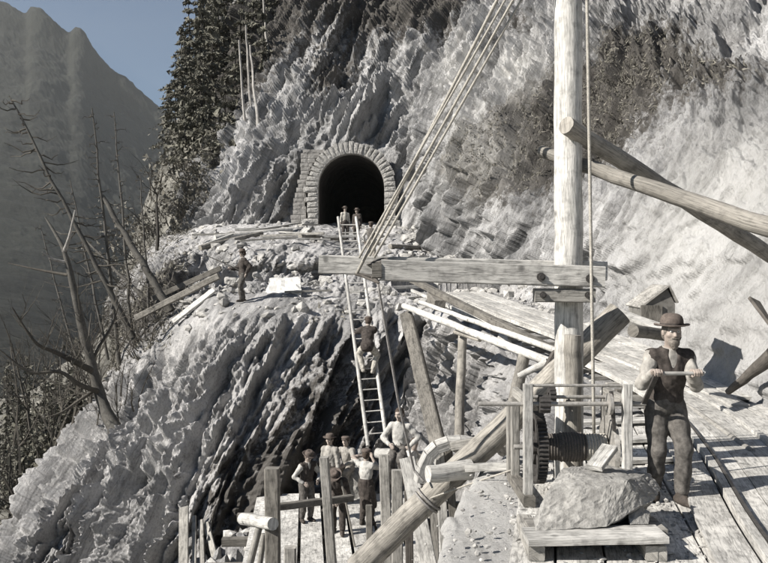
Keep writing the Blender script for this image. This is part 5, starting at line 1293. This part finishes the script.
# gnarled tree
root = empty('gnarled_tree', P(122, 436, 27.5), 'thick gnarled dead tree with pale bark patches and twisted forked limbs', 'tree')
Yg = 28.0
def limb(pts, rad, name, mat='dead_bark', n=9):
    pp = np.array([P(x, y, Yg+dy) for x, y, dy in pts]); pp = cr(pp, [5]*(len(pp)-1)); rd = np.interp(np.linspace(0, 1, len(pp)), np.linspace(0, 1, len(rad)), rad)
    o = auto(MB().tube(list(pp), list(rd), n, True, 1, .18).build(name, mat, root), 60); return pp
limb([(122,438,-.6),(110,420,-.3),(100,395,0),(92,365,0),(84,335,0),(76,300,0),(70,272,0),(64,250,0)], [.27, .22, .18, .16, .15, .12, .10, .07], 'trunk', 'dead_bark', 14)
limb([(65,252,0),(59,240,.1),(52,228,.2),(45,217,.3)], [.09, .06, .05, .02], 'limb')
limb([(64,252,0),(69,238,-.1),(72,225,-.2),(75,210,-.2)], [.08, .05, .04, .02], 'limb', 'pale_bark')
limb([(66,262,0),(55,260,-.2),(48,256,-.3),(42,252,-.4)], [.05, .045, .03, .015], 'limb', 'pale_bark')
limb([(68,275,0),(50,272,.2),(30,268,.3),(8,263,.5)], [.06, .045, .03, .012], 'limb', 'twig')
limb([(94,372,0),(75,362,-.6),(55,352,-1),(35,342,-1.5),(12,307,-1.8)], [.12, .09, .07, .05, .02], 'limb', 'twig')
limb([(100,392,0),(80,385,-.8),(60,372,-1.2),(30,372,-1.7),(0,350,-2)], [.10, .08, .06, .04, .02], 'limb', 'twig')
limb([(92,362,0),(100,345,.2),(112,325,.4),(120,300,.5)], [.07, .05, .035, .015], 'limb', 'twig')
limb([(98,388,0),(80,400,-.5),(62,412,-.9),(45,418,-1.2)], [.07, .05, .03, .015], 'limb', 'twig')
mb = MB(); rr = np.random.default_rng(9)
for (x, y, dy) in [(75,362,-.6),(55,352,-1),(35,342,-1.5),(20,322,-1.7),(80,385,-.8),(60,372,-1.2),(30,372,-1.7),(15,360,-1.8),(84,335,0),(76,300,0),(112,325,.4),(62,412,-.9),(45,345,-1.2),(65,357,-.8),(90,362,0),(82,325,0),(72,365,-1),(48,370,-1.4)]:
    for k in range(2): branchy(mb, P(x, y, Yg+dy), np.array([rr.normal(0, .6)-.15, rr.normal(0, .5), .9]), .8+.7*rr.random(), .022, rr, 2, .55)
mb.build('twigs', 'twig', root)
for i, (px, py, Y, lx) in enumerate(((20,470,38,-.1),(38,500,37,.1),(52,470,36,-.2),(8,520,38,.05),(70,440,34,.1),(30,430,42,-.15),(88,415,33,-.1),(60,420,40,.15),(12,440,44,0),(46,540,34,-.2))):
    baretree('bare_tree', P(px, py, Y), (lx, 0, 1), 4.6+rr.random()*2, .075, 700+i, 'slender straggly bare tree on the dark slope at the lower left', 3, 'twig', 'slender bare trees at the lower left', spread=.6)
# scrub at the edge of the flank
SC = [(105,372,33),(125,352,31),(142,338,30),(150,322,31),(95,392,33),(88,350,36),(60,395,42),(30,385,44),(8,392,44),(118,322,36),(138,300,37),(80,372,36),(45,372,46),(20,360,48),(100,330,40),(70,345,45),(128,395,27.6),(95,425,29)]
for i, (px, py, Y) in enumerate(SC):
    baretree('bare_shrub', P(px, py+3, Y), (rr.normal(0, .3), -.1, 1), 1.15+.9*rr.random(), .03, 400+i, 'dense leafless shrub of thin twisted twigs at the edge of the slope', 3, 'twig' if i % 3 else 'dead_bark', 'leafless shrubs under the dead trees', n=6, spread=.7)
# thin forest far down at the lower left
for i in range(74):
    px = rr.uniform(-12, 85); lim = 580-max(0, (px-25))*2.4; py = rr.uniform(440, max(450, lim)); Y = 40+22*rr.random()+(563-py)*.05
    p = hill_at(px, py); Y = p[1]
    if px > 95: continue
    h = rr.uniform(4.5, 8); b = p-np.array([0, 0, .3]); t = b+np.array([rr.normal(-.25, .35), rr.normal(0, .3), h]); root = empty('young_conifer', b, 'thin dark conifer in the stand far down at the lower left', 'tree', 'thin conifers in the lower left stand')
    MB().tube([b, (b+t)/2, t], [.11, .07, .02], 6).build('trunk', 'dark_bark', root)
    mb = MB(); C = []; U = []
    for k in range(26):
        f = .2+.8*rr.random(); a = rr.random()*6.28; L = (1.25-f)*1.5*(.5+.6*rr.random()); d = np.array([math.cos(a), math.sin(a), -.25]); q = b+(t-b)*f; mb.tube([q, q+d*L*.5, q+d*L-np.array([0, 0, .15*L])], [.022, .014, .006], 3, False)
        m = 9; s = rr.random(m); C.append(q+np.outer(s*L, d)+rr.normal(0, .08, (m, 3))); U.append(rr.normal(0, .06, (m, 3))+d*.05)
    mb.build('branches', 'dark_bark', root); C = np.concatenate(C); U = np.concatenate(U); tris('crown', C, U, np.cross(U, rr.normal(0, 1, U.shape))*.5, 'needles', root)

# dry scrub clinging to the earthy and shade-painted parts of the cliff and the terrace edge
def scrub(name, S, V, n, seed, lo, hi, cut=.3):
    rr = np.random.default_rng(seed); v = V.ravel(); q = S.reshape(-1, 3); w_ = np.clip(v-cut, 0, 1)**1.3; k = rr.choice(len(v), n, p=w_/w_.sum())
    k2 = np.repeat(k, 7); c = q[k2]+rr.normal(0, .10, (len(k2), 3))*np.array([1, 1, .8]); c[:, 1] -= .05
    L = rr.uniform(lo, hi, (len(k2), 1)); u = rr.normal(0, 1, (len(k2), 3))+np.array([0, -.4, .9]); u = u/np.linalg.norm(u, axis=1, keepdims=True)*L
    w2 = np.cross(u, rr.normal(0, 1, u.shape)); w2 = w2/np.linalg.norm(w2, axis=1, keepdims=True)*L*.22
    o = tris(name, c, u, w2, 'scrub', None); tag(o, kind='stuff')
scrub('dry_scrub', CLIFF[:-3], CVEG_SHADE[:-3], 3800, 5, .03, .11, .42)
scrub('dry_brush', BENCH, BVEG_SHADE*(BRP[:, None] < 4.6), 2600, 6, .05, .16, .15)
# ================================================================== LIGHT, AIR, CAMERA
cam = bpy.data.cameras.new('camera'); co = bpy.data.objects.new('camera', cam); COL.objects.link(co)
co.location = (0, 0, 0); co.rotation_euler = (R(90), 0, 0)
cam.sensor_fit = 'HORIZONTAL'; cam.sensor_width = 36; cam.lens = 36*F/768; cam.clip_start = .05; cam.clip_end = 6000
scene.camera = co
sd = nrm((-1, -.42, .75))
elev = math.asin(sd[2]); az = math.atan2(sd[0], sd[1])       # clockwise from +Y
w = bpy.data.worlds.new('World'); scene.world = w; w.use_nodes = True
nt = w.node_tree; bg = nt.nodes['Background']
sky = nt.nodes.new('ShaderNodeTexSky'); sky.sky_type = 'NISHITA'; sky.sun_disc = False
sky.sun_elevation = elev; sky.sun_rotation = az; sky.air_density = 1.0; sky.dust_density = .4; sky.ozone_density = 2.0; sky.altitude = 900
nt.links.new(sky.outputs[0], bg.inputs[0]); bg.inputs[1].default_value = .046
ld = bpy.data.lights.new('sun', 'SUN'); ld.energy = 4.8; ld.angle = R(.5); ld.color = (1, .95, .88)
lo = bpy.data.objects.new('sun', ld); COL.objects.link(lo)
lo.rotation_euler = Vector(-sd).to_track_quat('-Z', 'Y').to_euler()
scene.view_settings.view_transform = 'Standard'; scene.view_settings.look = 'None'
scene.view_settings.exposure = EXPOSURE; scene.view_settings.gamma = 1; scene.view_settings.use_curve_mapping = False
if HAZE:
    mb = MB(); bm = bmesh.new(); bmesh.ops.create_cube(bm, size=1)
    lo_, hi_ = np.array([-2500., -60, -420]), np.array([1500., 2450., 760.])
    vs = [tuple((np.array(v.co)+.5)*(hi_-lo_)+lo_) for v in bm.verts]; fs = [[v.index for v in f.verts] for f in bm.faces]; bm.free()
    m = bpy.data.materials.new('haze'); m.use_nodes = True; MATS['haze'] = m; t = m.node_tree
    t.nodes.remove(t.nodes['Principled BSDF'])
    pv = t.nodes.new('ShaderNodeVolumePrincipled'); pv.inputs['Color'].default_value = (.92, .95, .93, 1); pv.inputs['Density'].default_value = HAZE
    pv.inputs['Anisotropy'].default_value = .2
    t.links.new(pv.outputs[0], t.nodes['Material Output'].inputs['Volume'])
    tag(mkobj('haze', vs, fs, 'haze', None, origin=(0, 0, 0)), kind='stuff')
scene.cycles.volume_bounces = 0
scene.cycles.max_bounces = 5; scene.cycles.diffuse_bounces = 3; scene.cycles.use_denoising = True
